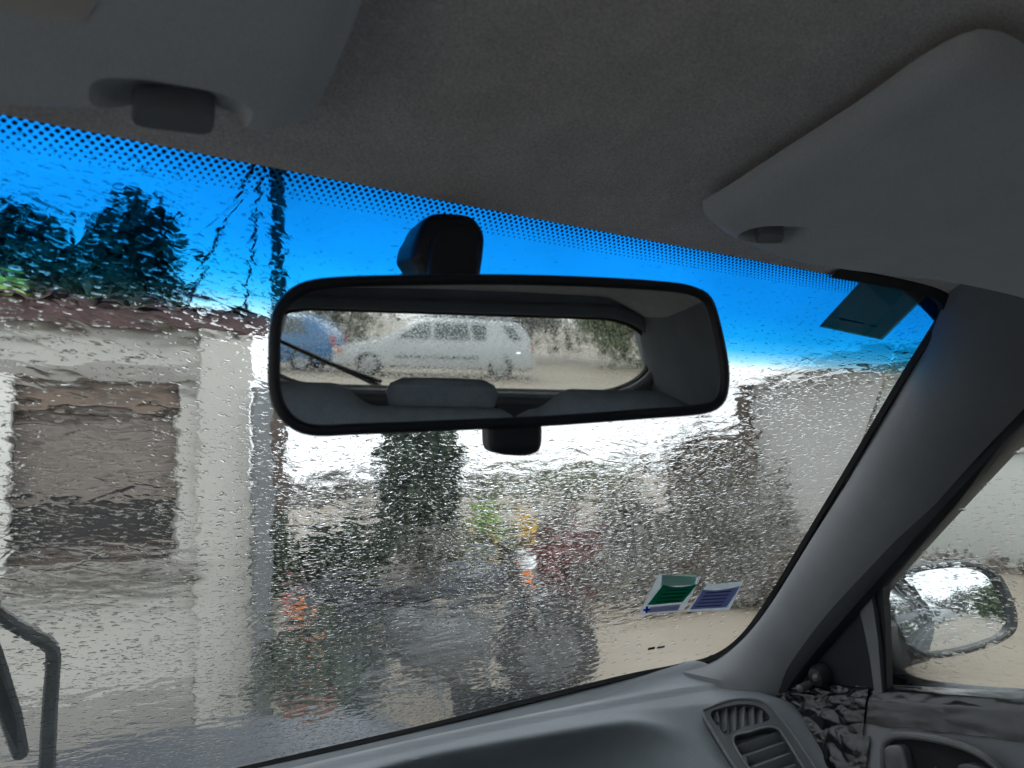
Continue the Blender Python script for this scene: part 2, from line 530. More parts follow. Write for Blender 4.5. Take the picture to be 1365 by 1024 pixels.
ws = obj('windscreen', vi + vo, faces, None, car, True, uvi + uvi, [M['ws_in'], M['ws_out'], M['seal']],
         [0] * len(fi) + [1] * len(fo) + [2] * len(rim), shade=60)
ws['label'] = 'rain covered windscreen with blue shade band and printed dots along its top'

# --- seal along pillar and dashboard, a dark strip on the glass
EDGE_PX = [(1100, 366), (1165, 377), (1215, 387), (1240, 397), (1249, 410), (1245, 425), (1225, 458), (1190, 515), (1130, 617), (1076, 707), (1020, 800), (985, 847), (950, 872), (905, 884), (830, 899), (700, 931), (560, 966), (430, 996), (300, 1026), (150, 1062), (-60, 1110)]
edge = spline([glass_hit(*p)[2] for p in EDGE_PX], 6)
cen = glass_pt(0.1, 0.45)


def seal_rows(pts, wid):
    rows = []
    for i, p in enumerate(pts):
        a, b = pts[max(0, i - 1)], pts[min(len(pts) - 1, i + 1)]
        d = (b - a).normalized(); o = d.cross(GN).normalized()
        if (p - cen).dot(o) < 0: o = -o
        rows.append([p - GN * 0.001, p - GN * 0.007 + o * 0.002, p - GN * 0.008 + o * wid, p - GN * 0.001 + o * (wid + 0.004)])
    return rows


seal = empty('windscreen_seal', (0, 0, 0), car)
loft('seal_strip', seal_rows(edge, 0.012), M['seal'], seal)
loft('seal_strip', seal_rows([V((-p.x, p.y, p.z)) for p in edge[:66]], 0.012), M['seal'], seal)

# --- headliner
rows = []
for j in range(61):
    f = (j / 60) ** 1.5
    row = []
    for i in range(61):
        x = -0.68 + 1.36 * i / 60
        y = (0.1135 + 0.05 * x - 0.10 * x * x) * (1 - f) + -1.86 * f
        row.append(V((x, y, roof_z(x, y))))
    rows.append(row)
rows.insert(0, [p + V((0, 0.0008, 0.001)) for p in rows[0]])
rows.insert(0, [p + V((0, -0.004, 0.003)) for p in rows[0]])
hl = loft('headliner', rows, M['headliner'], car)
hl['label'] = 'dark charcoal fabric roof lining'


# --- sun visors, folded up under the roof
def visor_z(x, y): return roof_z(x, y) - 0.009


def visor(outline, label, dents, mat):
    loop = resample(spline(outline, 10, True), 150, True)
    c = V((0, 0, 0))
    for p in loop: c += p
    c /= len(loop)
    prof = [(1.0, 0.002), (1.0, -0.003), (0.985, -0.0075), (0.965, -0.011), (0.94, -0.0138), (0.91, -0.0157), (0.88, -0.0165)] + [(0.85 - 0.85 * k / 34, -0.017 - 0.002 * math.sin(k / 34 * 1.5)) for k in range(35)]
    rows = []
    for sc, dz in prof:
        r = []
        for p in loop:
            x, y = c.x + (p.x - c.x) * sc, c.y + (p.y - c.y) * sc
            z = visor_z(x, y) + dz
            r.append(V((x, y, z)))
        rows.append(r)
    rows.insert(0, [V((c.x + (p.x - c.x) * 0.001, c.y + (p.y - c.y) * 0.001, visor_z(c.x, c.y) + 0.002)) for p in loop])
    vs, fs = grid(rows, True)
    bm = bmesh.new(); bv = [bm.verts.new(p) for p in vs]
    for f in fs: bm.faces.new([bv[i] for i in f])
    bmesh.ops.remove_doubles(bm, verts=bm.verts, dist=0.0004)
    bmesh.ops.holes_fill(bm, edges=[e for e in bm.edges if e.is_boundary], sides=400)
    o = obj_bm('sun_visor', bm, mat, car, True, 70)
    for (cx, cy, ax, ay, rx, ry, rz, oz) in dents:                 # press the finger hollow in: cut a rounded pad out
        cm = bmesh.new()
        bmesh.ops.create_uvsphere(cm, u_segments=40, v_segments=24, radius=1)
        for v in cm.verts:
            q = v.co; q = V([math.copysign(abs(k) ** 0.72, k) for k in q]); m_ = max(q.length, 1e-6)
            x, y, z = q.x * rx, q.y * ry, q.z * rz
            v.co = V((cx + x * ax - y * ay, cy + x * ay + y * ax, visor_z(cx, cy) + oz + z))
        co_ = obj_bm('hollow_cutter', cm, M['visor_dark'])
        bo = o.modifiers.new('hollow', 'BOOLEAN'); bo.operation = 'DIFFERENCE'; bo.object = co_; bo.solver = 'EXACT'
        dg = bpy.context.evaluated_depsgraph_get()
        nm = bpy.data.meshes.new_from_object(o.evaluated_get(dg))
        o.modifiers.clear(); o.data = nm
        nm.polygons.foreach_set('use_smooth', [True] * len(nm.polygons)); nm.set_sharp_from_angle(angle=R(35))
        bpy.data.objects.remove(co_)
    o['label'] = label
    return o


def vis_px(px, py): return at_height(px, py, lambda x, y: visor_z(x, y) - 0.010)


def lay(p): return V((p.x, p.y, 0))


vl = [vis_px(*p) for p in [(383, 176), (420, 160), (452, 100), (490, 0)]]
L0 = [lay(p) for p in vl]
outl = [V((-0.52, 0.040, 0)), V((-0.45, 0.052, 0)), V((-0.30, 0.074, 0)), V((L0[0].x - 0.035, L0[0].y - 0.002, 0)), L0[0], L0[1], L0[2], L0[3],
        V((L0[3].x - 0.012, -0.085, 0)), V((L0[3].x - 0.04, -0.105, 0)), V((-0.35, -0.108, 0)), V((-0.50, -0.10, 0)), V((-0.535, -0.06, 0))]
dc = lay(vis_px(232, 122)); de = lay(vis_px(300, 135)) - lay(vis_px(165, 110)); de.normalize()
visor_l = visor(outl, 'left sun visor pad folded up, with a finger hollow and a pale label', [(dc.x, dc.y, de.x, de.y, 0.031, 0.0155, 0.011, -0.0165)], M['visor'])


def slab_px(name, pts, fun, thick, mat, parent, n=10, rad=0.25):
    """small rounded pad lying on the sheet z = fun(x, y), outline given by corner sight lines"""
    P = [at_height(px, py, fun) for px, py in pts]; k = len(P); loop = []
    for i in range(k):
        a, b, c_ = P[i - 1], P[i], P[(i + 1) % k]
        p, q = b.lerp(a, rad), b.lerp(c_, rad)
        for j in range(n):
            t = j / (n - 1); loop.append((1 - t) ** 2 * p + 2 * t * (1 - t) * b + t * t * q)
    c = sum(loop, V((0, 0, 0))) / len(loop)
    up = V((0, 0, 1))
    rows = [[p + up * 0.002 for p in loop], [p - up * thick * 0.7 for p in loop], [c + (p - c) * 0.95 - up * thick for p in loop],
            [c + (p - c) * 0.4 - up * thick * 1.02 for p in loop], [c - up * thick * 1.02 + (p - c) * 0.01 for p in loop]]
    return loft(name, rows, mat, parent, True)


slab_px('clip', [(178, 118), (288, 131), (284, 162), (175, 148)], lambda x, y: visor_z(x, y) - 0.009, 0.007, M['visor_clip'], visor_l)
slab_px('label_card', [(-140, -60), (150, -55), (116, 30), (-160, -12)], lambda x, y: visor_z(x, y) - 0.0175, 0.0012, M['label_grey'], visor_l, rad=0.12)

vr = [lay(vis_px(*p)) for p in [(946, 302), (938, 292), (982, 266), (1130, 174), (1228, 108), (1288, 77), (1325, 72), (1366, 88)]]
fx = vr[-1]
outr = vr + [V((fx.x + 0.10, fx.y + 0.006, 0)), V((0.46, fx.y + 0.02, 0)), V((0.535, fx.y + 0.06, 0)), V((0.545, 0.03, 0)), V((0.515, 0.050, 0)),
             V((0.40, 0.072, 0)), V((0.28, 0.083, 0)), V((vr[0].x + 0.03, vr[0].y + 0.010, 0))]
dc2 = lay(vis_px(1032, 300)); de2 = lay(vis_px(1060, 300)) - lay(vis_px(990, 300)); de2.normalize()
visor_r = visor(outr, 'right sun visor pad folded up with a small grip hollow', [(dc2.x, dc2.y, de2.x, de2.y, 0.026, 0.013, 0.011, -0.0165)], M['visor'])
slab_px('clip', [(1010, 298), (1046, 300), (1040, 315), (1006, 312)], lambda x, y: visor_z(x, y) - 0.009, 0.007, M['visor_clip'], visor_r)

# --- interior mirror
inc = (ray(612, 466)).normalized()
MIR_TARGET = V((0.01, -1.92, 1.145))
mn = (-inc + (MIR_TARGET - MIRROR_C).normalized()).normalized()
# long axis: in the mirror plane, level in the photograph
mu = (on_plane(900, 468, MIRROR_C, mn) - on_plane(420, 475, MIRROR_C, mn)).normalized()
mv = mn.cross(mu).normalized()
if mv.z < 0: mv = -mv
FRAME_PX = [(357, 480), (358, 440), (366, 408), (390, 382), (430, 370), (520, 366), (660, 365), (780, 368), (880, 374), (925, 381), (948, 396), (960, 430), (970, 478), (972, 510), (965, 538), (940, 552), (860, 559), (740, 568), (600, 575), (480, 580), (420, 582), (388, 572), (366, 548), (357, 515)]
fl = resample(spline([on_plane(*p, MIRROR_C, mn) for p in FRAME_PX], 8, True), 160, True)
fc = sum(fl, V((0, 0, 0))) / len(fl)
rv_m = empty('rear_view_mirror', MIRROR_C, car); rv_m['label'] = 'interior mirror in a black rounded frame hanging before the windscreen'


def inset(loop, c, d):
    out = []; n = len(loop)
    for i, p in enumerate(loop):
        t = (loop[(i + 1) % n] - loop[i - 1]).normalized(); o = t.cross(mn).normalized()
        if (c - p).dot(o) < 0: o = -o
        out.append(p + o * d)
    return out


def rel(pts): return [p - MIRROR_C for p in pts]


rows = [rel([p - mn * 0.001 for p in inset(fl, fc, 0.0062)]), rel([p + mn * 0.0022 for p in inset(fl, fc, 0.0052)]), rel([p + mn * 0.003 for p in inset(fl, fc, 0.0035)]),
        rel([p + mn * 0.002 for p in inset(fl, fc, 0.001)]), rel([p - mn * 0.001 for p in fl]), rel([p - mn * 0.008 for p in inset(fl, fc, 0.0005)])]
for k, (dn, ins) in enumerate(((0.016, 0.004), (0.024, 0.010), (0.029, 0.018), (0.031, 0.028), (0.032, 0.034))):
    rows.append(rel([fc + (p - fc) * (1 - 0.10 * k) - mn * dn for p in inset(fl, fc, ins * 0.6)]))
loft('housing', rows, M['mirror_shell'], rv_m, True, shade=60)
gl = inset(fl, fc, 0.0060)
rows = [rel([fc + (p - fc) * q - mn * 0.0003 for p in gl]) for q in (1.0, 0.6, 0.2, 0.01)]
loft('mirror_glass', rows, M['mirror'], rv_m, True, shade=0)
# mount: wedge block from the glass down to the housing
bp = glass_hit(600, 296)[2] - GN * 0.001


def frustum(name, a, b, mat, parent, bev=0.004):
    bm = bmesh.new()
    va = [bm.verts.new(p) for p in a]; vb = [bm.verts.new(p) for p in b]; n = len(a)
    bm.faces.new(va); bm.faces.new(list(reversed(vb)))
    for i in range(n): bm.faces.new((va[i], vb[i], vb[(i + 1) % n], va[(i + 1) % n]))
    bmesh.ops.recalc_face_normals(bm, faces=bm.faces)
    if bev: bmesh.ops.bevel(bm, geom=list(bm.edges), offset=bev, segments=5, affect='EDGES')
    return obj_bm(name, bm, mat, parent)


def soft_block(name, outline, back, mat, parent, it=3, edge=0.9):
    """block with a rounded outline and softened front edge, extruded along back"""
    lp = [V(p) for p in outline]
    for _ in range(it):
        nx = []
        for k in range(len(lp)):
            a, b = lp[k], lp[(k + 1) % len(lp)]; nx += [a.lerp(b, 0.2), a.lerp(b, 0.8)]
        lp = nx
    c = sum(lp, V((0, 0, 0))) / len(lp)
    prof = [(0.02, 0.0), (edge * 0.9, 0.0), (edge * 0.97, 0.03), (0.97, 0.10), (1.0, 0.22), (1.0, 1.0), (0.02, 1.0)]
    return loft(name, [[c + (p - c) * q + back * t for p in lp] for q, t in prof], mat, parent, True, False, shade=60)


mp0 = bp - GN * 0.022
mtop = [on_plane(px, py, mp0, mn) for px, py in [(570, 281), (632, 284), (650, 310), (647, 345), (640, 385), (566, 385), (560, 358), (547, 340)]]
soft_block('mount', rel(mtop), V((0.002, 0.030, 0.004)), M['mirror_shell'], rv_m)
mfr = [on_plane(px, py, mp0 - V((0, 0.004, 0.002)), mn) for px, py in [(588, 296), (628, 297), (640, 318), (636, 385), (572, 385), (574, 330)]]
soft_block('mount_cover', rel(mfr), V((0, 0.006, 0.0)), M['mirror_shell'], rv_m)
tb = [on_plane(px, py, MIRROR_C - mn * 0.004, mn) for px, py in [(651, 560), (725, 556), (724, 602), (702, 609), (668, 607), (652, 600)]]
soft_block('dimming_lever', rel(tb), -mn * 0.014, M['mirror_shell'], rv_m)

# --- A pillar trims
IN_PX = [(1275, 340), (1262, 378), (1252, 405), (1232, 452), (1195, 515), (1134, 620), (1080, 710), (1024, 803), (985, 850), (945, 878), (902, 888)]
OUT_PX = [(1560, 330), (1500, 400), (1440, 462), (1365, 545), (1310, 602), (1222, 700), (1175, 752), (1120, 815), (1090, 850), (1062, 888), (1040, 925)]
inn = resample(spline([glass_hit(*p)[2] - GN * 0.008 for p in IN_PX], 6), 40)
OX = [0.600, 0.612, 0.625, 0.645, 0.655, 0.67, 0.678, 0.688, 0.692, 0.697, 0.70]
outp = resample(spline([at_axis(p[0], p[1], 0, x - 0.02) for p, x in zip(OUT_PX, OX)], 6), 40)


def pillar(sx):
    rows = []
    for a, b in zip(inn, outp):
        d = b - a; toward = (CAM - (a + b) / 2).normalized(); bul = toward - d.normalized() * toward.dot(d.normalized()); bul.normalize()
        r = [a + GN * 0.004 - bul * 0.0]
        for k in range(13):
            f = k / 12
            r.append(a.lerp(b, f) + bul * (0.030 * (math.sin(math.pi * f) ** 0.7)))
        r.append(b + V((0.012, 0.02, 0)) - bul * 0.015)
        rows.append([V((p.x * sx, p.y, p.z)) for p in r])
    rows.append([p + V((0, 0.004, -0.05)) for p in rows[-1]])
    return loft('pillar_trim', rows, M['pillar'], car)


pt = pillar(1); pt['label'] = 'grey windscreen pillar trim between the windscreen and the door window'
pillar(-1)

# --- dashboard
def base_y(x): return 0.80 - 0.42 * x * x


VC = at_axis(1005, 975, 0, 0.60)                                   # side vent: centre and facing
vn = V((-0.42, -0.55, 0.72)).normalized()


def dash_z(x, y):
    yb = base_y(x); zb = 0.817 + 0.18 * x * x
    d = yb - y                                                     # distance back from the glass
    dr = 0.145 - 0.11 * abs(x); zr = 0.843 + 0.07 * x * x
    z = zb - 0.008 - 0.010 * sstep(d, 0.0, 0.02)
    z += (zr - z) * sstep(d, 0.01, dr)
    z -= 0.006 * sstep(d, dr, dr + 0.008)                          # small lip
    z -= 0.010 * sstep(d, dr + 0.01, 0.30)
    e = 0.148 + 0.05 * sstep(abs(x - 0.33), 0.10, 0.40)
    side = 1 - sstep(x, 0.45, 0.555)
    z -= 0.135 * sstep(d, e, e + 0.10) * side                      # top rolls over into the hollow passenger face
    z -= 0.25 * sstep(d, 0.42, 0.66)
    pl = VC.z - (vn.x * (x - VC.x) + vn.y * (y - VC.y)) / vn.z - 0.006
    if pl < z: z += (pl - z) * sstep(x, 0.46, 0.57)
    return z - 0.05 * sstep(x, 0.655, 0.72)


rows = []
for j in range(121):
    row = []
    for i in range(141):
        x = -0.72 + 1.44 * i / 140
        y = base_y(x) + 0.012 - 0.62 * (j / 120)
        q = (base_y(x) - y - 0.148 - 0.05 * sstep(abs(x - 0.33), 0.10, 0.40)) / 0.10
        und = 0.12 * sstep(q, 0.05, 0.55) * (1 - sstep(q, 0.75, 1.5)) * (1 - sstep(x, 0.42, 0.545))   # overhang above the hollow
        row.append(V((x, y + und, dash_z(x, y))))
    rows.append(row)
rows.append([p + V((0, 0.01, -0.4)) for p in rows[-1]])
db = loft('dashboard', rows, M['dash'], car, shade=80); db['label'] = 'grey moulded dashboard top below the windscreen'

# --- side vent pod at the right end of the dashboard
vp = lambda px, py, off=0.0: on_plane(px, py, VC + vn * off, vn)
pod = empty('air_vent', VC, car); pod['label'] = 'side air vent pod with two slatted grilles at the dashboard end'
rv = lambda pts: [p - VC for p in pts]
outer_px = [(937, 950), (944, 944), (975, 933), (1003, 932), (1020, 938), (1034, 950), (1062, 985), (1100, 1045), (1120, 1085), (1050, 1100), (1005, 1060), (975, 1015), (950, 975)]
hole1_px = [(947, 952), (960, 944), (985, 939), (1005, 940), (1018, 946), (1026, 957), (1018, 963), (995, 968), (972, 978), (963, 976)]
hole2_px = [(977, 986), (1000, 976), (1022, 970), (1036, 972), (1046, 984), (1072, 1026), (1090, 1060), (1030, 1070), (1000, 1028)]
outer = spline([vp(*p, 0.012) for p in outer_px], 5, True); h1 = spline([vp(*p, 0.012) for p in hole1_px], 5, True); h2 = spline([vp(*p, 0.012) for p in hole2_px], 5, True)
plate('vent_panel', rv(outer), [rv(h1), rv(h2)], -vn * 0.016, M['dash_dark'], pod)
tube('vent_rim', rv(outer), 0.0022, M['slat'], pod, 8, True)
tube('vent_rim', rv([p + vn * 0.001 for p in h2]), 0.0016, M['slat'], pod, 8, True)
for hx, grow in ((hole1_px, 1.1), (hole2_px, 1.06)):
    lp = [vp(*p, -0.014) for p in hx]; c = sum(lp, V((0, 0, 0))) / len(lp)
    lp = [c + (p - c) * grow for p in spline(lp, 4, True)]
    obj('vent_duct', rv(lp), [tuple(range(len(lp)))], M['hole'], pod, False)  # flat sheet behind the slats, shade of the duct painted black


def slat(p, q, w, dirn):
    d = (q - p).normalized(); o = dirn
    a = [p - d * 0.001, q + d * 0.001]
    rows = []
    for k, (f, th) in enumerate(((0.0, 0.0006), (0.15, 0.0012), (0.85, 0.0012), (1.0, 0.0006))):
        rows.append(None)
    bm = bmesh.new(); s = d.cross(o).normalized()
    L = (q - p).length
    m = Matrix((d, o, s)).transposed()
    bm_box(bm, V((0, 0, 0)), (L, w, 0.0022), None, 0.0007)
    bmesh.ops.rotate(bm, cent=(0, 0, 0), matrix=m, verts=bm.verts)
    bmesh.ops.translate(bm, vec=(p + q) / 2 - VC, verts=bm.verts)
    return obj_bm('slat', bm, M['slat'], pod)


px_dir = (vp(1000, 950) - vp(960, 950)).normalized()
for (x0, y0, x1, y1) in [(953, 951, 955, 965), (965, 945, 965, 977), (977, 942, 977, 977), (989, 940, 988, 972), (1001, 940, 1001, 969), (1012, 943, 1013, 967), (1020, 948, 1024, 958)]:
    slat(vp(x0, y0, 0.002), vp(x1, y1, 0.002), 0.012, (vn * 0.8 + px_dir * 0.6).normalized())
dn_dir = (vp(1010, 1010) - vp(1000, 990)).normalized()
for (x0, y0, x1, y1) in [(985, 1000, 1043, 980), (996, 1014, 1053, 994), (1004, 1030, 1062, 1008), (1013, 1045, 1071, 1023), (1023, 1058, 1080, 1040)]:
    slat(vp(x0, y0, 0.001), vp(x1, y1, 0.001), 0.013, (vn * 0.75 - dn_dir * 0.6).normalized())

# --- doors
SILL_Z = lambda y: 0.900 + 0.155 * (0.333 - max(y, 0.0)) + 0.02 * max(0, -y)


def door_sec(y):
    z = SILL_Z(y)
    return [(0.735, z - 0.012), (0.722, z - 0.002), (0.705, z + 0.001), (0.690, z - 0.003), (0.680, z - 0.014), (0.674, z - 0.032), (0.668, z - 0.055),
            (0.655, z - 0.090), (0.640, z - 0.130), (0.632, z - 0.18), (0.632, z - 0.28), (0.645, z - 0.45), (0.66, z - 0.62)]


def door(sx):
    d = empty('door', (0, 0, 0), car)
    rows = [[V((x * sx, y, z)) for x, z in door_sec(y)] for y in [0.56 - 0.05 * k for k in range(25)]]
    loft('door_panel', rows, M['door'], d, shade=60)
    rows = [[V((x * sx, y, z)) for x, z in door_sec(y)] for y in [-0.70 - 0.05 * k for k in range(24)]]
    loft('rear_side_panel', rows, M['door'], d, shade=60)
    return d


door_r = door(1); door_r['label'] = 'dark passenger door trim with pull handle'
door_l = door(-1)
# sail panel: dark triangle between pillar and window, with the mirror adjuster stub
SP = V((0.690, 0.40, 0.90)); SN = V((-1, 0, -0.12)).normalized()
sp = lambda px, py, off=0.0: on_plane(px, py, SP + SN * off, SN)
sail = [sp(*p) for p in [(1166, 742), (1176, 772), (1180, 830), (1183, 935), (1120, 945), (1030, 945), (1060, 888), (1110, 825)]]
plate('sail_panel', sail, [], -SN * 0.012, M['sail'], door_r)
bar = [sp(*p, 0.003) for p in [(1141, 797), (1156, 783), (1163, 800), (1170, 850), (1176, 926), (1166, 926), (1160, 880), (1151, 835)]]
plate('sail_edge', bar, [], -SN * 0.004, M['door'], door_r)
tube('window_seal', [sp(*p, 0.001) for p in [(1160, 770), (1168, 810), (1175, 860), (1180, 930)]], 0.0032, M['seal'], door_r)
kc = sp(1098, 898, 0.002)
tube('adjuster_knob', [kc, kc + SN * 0.010, kc + SN * 0.018, kc + SN * 0.020], [0.015, 0.0145, 0.011, 0.004], M['sail'], door_r, 16)
k2 = sp(1080, 912, 0.004)
tube('adjuster_stub', [k2, k2 + SN * 0.012, k2 + SN * 0.022, k2 + SN * 0.026], [0.005, 0.0055, 0.0055, 0.002], M['rim_plastic'], door_r, 12)
k3 = sp(1091, 902, 0.02)
tube('adjuster_stub', [k3, k3 + SN * 0.006, k3 + SN * 0.010], [0.0045, 0.005, 0.002], M['rim_plastic'], door_r, 12)
# door window frame: dark bar running up behind the pillar
fpts = [sp(*p, 0.006) for p in [(1030, 945), (1062, 893), (1120, 822), (1175, 760), (1222, 707), (1310, 610), (1365, 553), (1460, 455), (1560, 360)]]
rows = []
fdir = (fpts[-1] - fpts[0]).normalized(); fo = fdir.cross(SN).normalized()
if fo.z < 0: fo = -fo
for p in resample(spline(fpts, 5), 40):
    rows.append([p + fo * a_ + SN * b_ for a_, b_ in ((0.030, -0.02), (0.022, 0.006), (0.006, 0.012), (-0.007, 0.009), (-0.0125, 0.0), (-0.0125, -0.03))])
loft('window_frame', rows, M['sail'], door_r)
# pull handle: bowl, rim and lever
HP = V((0.640, 0.25, 0.80)); HN = V((-1, 0, 0.10)).normalized()
hp = lambda px, py, off=0.0: on_plane(px, py, HP + HN * off, HN)
hpx = [(1178, 1000), (1182, 988), (1196, 981), (1225, 982), (1262, 989), (1300, 1002), (1328, 1022), (1345, 1050), (1320, 1075), (1250, 1085), (1195, 1075), (1180, 1040)]
hl_loop = spline([hp(*p, 0.006) for p in hpx], 6, True)
tube('handle_rim', hl_loop, 0.0042, M['rim_plastic'], door_r, 10, True)
hc = sum(hl_loop, V((0, 0, 0))) / len(hl_loop)
rows = [[hc + (p - hc) * s + HN * dz for p in hl_loop] for s, dz in ((1.02, -0.0), (0.97, -0.003), (0.9, -0.004), (0.5, -0.0045), (0.02, -0.0045))]
loft('handle_bowl', rows, M['hole'], door_r, True)  # shallow bowl, its inner shade painted as near black
lev = [hp(*p, 0.004) for p in [(1184, 998), (1192, 992), (1206, 992), (1213, 1000), (1222, 1040), (1192, 1044)]]
soft_block('handle_lever', [p + HN * 0.012 for p in lev], -HN * 0.014, M['rim_plastic'], door_r)
lv2 = [hp(*p, 0.004) for p in [(1282, 1018), (1300, 1016), (1322, 1026), (1318, 1034), (1284, 1026)]]
soft_block('handle_lever', [p + HN * 0.010 for p in lv2], -HN * 0.012, M['dash_dark'], door_r)


# --- side window panes (slab of inner and outer face)
def slab_pane(name, P00, P10, P01, P11, nrm, m_in, m_out, parent, nu=24, nvv=16, th=0.004):
    wu, wv = (P10 - P00).length, (P01 - P00).length
    ri, ro, uv = [], [], []
    for j in range(nvv + 1):
        a, b = [], []
        for i in range(nu + 1):
            f, g = i / nu, j / nvv
            p = P00.lerp(P10, f).lerp(P01.lerp(P11, f), g); a.append(p); b.append(p + nrm * th); uv.append((f * wu, g * wv))
        ri.append(a); ro.append(b)
    va, fa = grid(ri); vb, fb = grid(ro); n = len(va)
    rimf = [(0, nu, n + nu, n), (n - nu - 1, n + n - nu - 1, n + n - 1, n - 1)]
    return obj(name, va + vb, [tuple(f) for f in fa] + [tuple(x + n for x in reversed(f)) for f in fb] + rimf, None, parent, False, uv + uv,
               [m_in, m_out], [0] * len(fa) + [1] * len(fb) + [0, 0])


w = slab_pane('window_pane', V((0.608, 0.22, 1.31)), V((0.608, -0.72, 1.31)), V((0.724, 0.52, 0.88)), V((0.724, -0.72, 0.88)), V((0.965, 0, 0.26)), M['side_in'], M['side_out'], door_r)
w['label'] = 'passenger door window with rain drops'


def quad_pane(name, pts, mat, parent):
    return obj(name, pts, [(0, 1, 2, 3)], mat, parent, False)


quad_pane('window_pane', [V((-0.608, 0.22, 1.31)), V((-0.608, -0.72, 1.31)), V((-0.724, -0.72, 0.88)), V((-0.724, 0.52, 0.88))], M['thin_glass'], door_l)
for s in (1, -1):
    quad_pane('window_pane', [V((s * 0.608, -0.82, 1.31)), V((s * 0.608, -1.12, 1.30)), V((s * 0.724, -1.2, 0.88)), V((s * 0.724, -0.82, 0.88))], M['thin_glass'], car)
    # door pillar and rear quarter trim
    box('door_pillar', V((s * 0.655, -0.77, 1.09)), (0.05, 0.12, 0.50), M['pillar'], car, Matrix.Rotation(s * -0.27, 3, 'Y'), 0.008)
    rows = []
    for k in range(25):
        z = 0.70 + 0.66 * k / 24
        bulge = 0.66 - 0.10 * sstep(z, 0.92, 1.34)
        rows.append([V((s * (bulge + 0.012 - 0.03 * sstep(y, -1.60, -1.95) - 0.02), y, z)) for y in [-1.06 - 0.08 * i - 0.02 * sstep(1.35 - z, 0, 0.5) for i in range(12)]])
    loft('quarter_trim', rows, M['trim_rear'], car, shade=80)
    # front pillar foot and body side below the windows, keeps daylight out
    box('body_shell', V((s * 0.755, -0.70, 0.56)), (0.03, 2.75, 0.62), M['carpet'], car)
box('floor_pan', V((0, -0.6, 0.25)), (1.5, 2.9, 0.03), M['carpet'], car)
box('bulkhead', V((0, 0.84, 0.52)), (1.5, 0.03, 0.55), M['carpet'], car)
# roof skin outside
rows = []
for j in range(21):
    y = 0.16 - 2.10 * j / 20
    rows.append([V((x, y - 0.04 * x * x, 1.385 - 0.04 * x * x + 0.06 * (1 - math.exp(-max(0.12 - y, 0) / 0.3)) - 0.08 * sstep(-y, 1.0, 2.0) - 0.11 * sstep(abs(x), 0.45, 0.68))) for x in [-0.69 + 1.38 * i / 20 for i in range(21)]])
loft('roof', rows, M['paint_own'], car, shade=80)

# --- tailgate with rear window
TG0, TGU = V((0, -1.985, 0.98)), V((0, 0.42, 1)).normalized()
tg = lambda x, h: TG0 + V((x, 0, 0)) + TGU * h - V((0, 1, 0)) * (-0.10 * x * x * 1.0)


def rrect(x0, x1, y0, y1, r, n=12, rx=None):
    out = []; ry = min(r, (y1 - y0) / 2 - 0.002); rx = rx or r
    for cx, cy, a0 in ((x1 - rx, y1 - ry, 0), (x0 + rx, y1 - ry, 90), (x0 + rx, y0 + ry, 180), (x1 - rx, y0 + ry, 270)):
        for k in range(n + 1):
            a = R(a0 + 90 * k / n); out.append((cx + rx * math.cos(a), cy + ry * math.sin(a)))
    return out


RW = (-0.64, 0.61, 0.02, 0.325)
hole = [tg(a, b) for a, b in rrect(*RW, 0.145, rx=0.20)]
tailgate = empty('tailgate', (0, 0, 0), car); tailgate['label'] = 'tailgate with rear window seen in the interior mirror'
plate('tailgate_trim', [tg(*p) for p in ((-0.74, -0.65), (0.74, -0.65), (0.74, 0.10), (0.68, 0.42), (-0.68, 0.42), (-0.74, 0.10))], [hole], V((0, -0.03, 0)), M['trim_rear'], tailgate)
tube('window_surround', [p + V((0, 0.012, 0)) for p in hole], 0.020, M['trim_rear'], tailgate, 10, True)
tube('window_seal', [p + V((0, -0.02, 0)) - TGU * 0.0 for p in [tg(a, b) for a, b in rrect(RW[0] + 0.012, RW[1] - 0.012, RW[2] + 0.012, RW[3] - 0.012, 0.133, rx=0.19)]], 0.017, M['seal'], tailgate, 8, True)
slab_pane('rear_window', tg(-0.66, 0.345) + V((0, -0.035, 0)), tg(0.63, 0.345) + V((0, -0.035, 0)), tg(-0.66, 0.0) + V((0, -0.035, 0)), tg(0.63, 0.0) + V((0, -0.035, 0)), V((0, -0.92, 0.38)), M['rear_in'], M['rear_out'], tailgate)
wb = tg(-0.22, 0.02) + V((0, -0.055, 0)); wt = tg(-0.60, 0.215) + V((0, -0.05, 0))
tube('wiper_arm', [tg(-0.12, -0.02) + V((0, -0.06, 0)), wb, wb.lerp(wt, 0.45)], [0.009, 0.008, 0.006], M['black_trim'], tailgate)
tube('wiper_blade', [wb.lerp(wt, 0.12) + V((0.01, -0.004, 0.012)), wb.lerp(wt, 0.5), wt], [0.006, 0.008, 0.006], M['black_trim'], tailgate)
tube('strut', [tg(0.655, 0.20) + V((0, 0.03, 0)), tg(0.655, 0.05) + V((0, 0.10, -0.02))], 0.010, M['seal'], tailgate)
box('brake_light', tg(0, -0.03) + V((0, 0.02, 0)), (0.24, 0.03, 0.03), M['dash_dark'], tailgate, None, 0.006)

# --- rear bench
def seat_top(x):
    b = 0.050 * (sstep(x, -0.62, -0.50) * (1 - sstep(x, -0.30, -0.20)) + sstep(x, 0.16, 0.25) * (1 - sstep(x, 0.44, 0.60)))
    return 1.042 + b


seat = empty('rear_seat', (0, -1.3, 0), car); seat['label'] = 'blue grey cloth rear bench seen in the interior mirror'


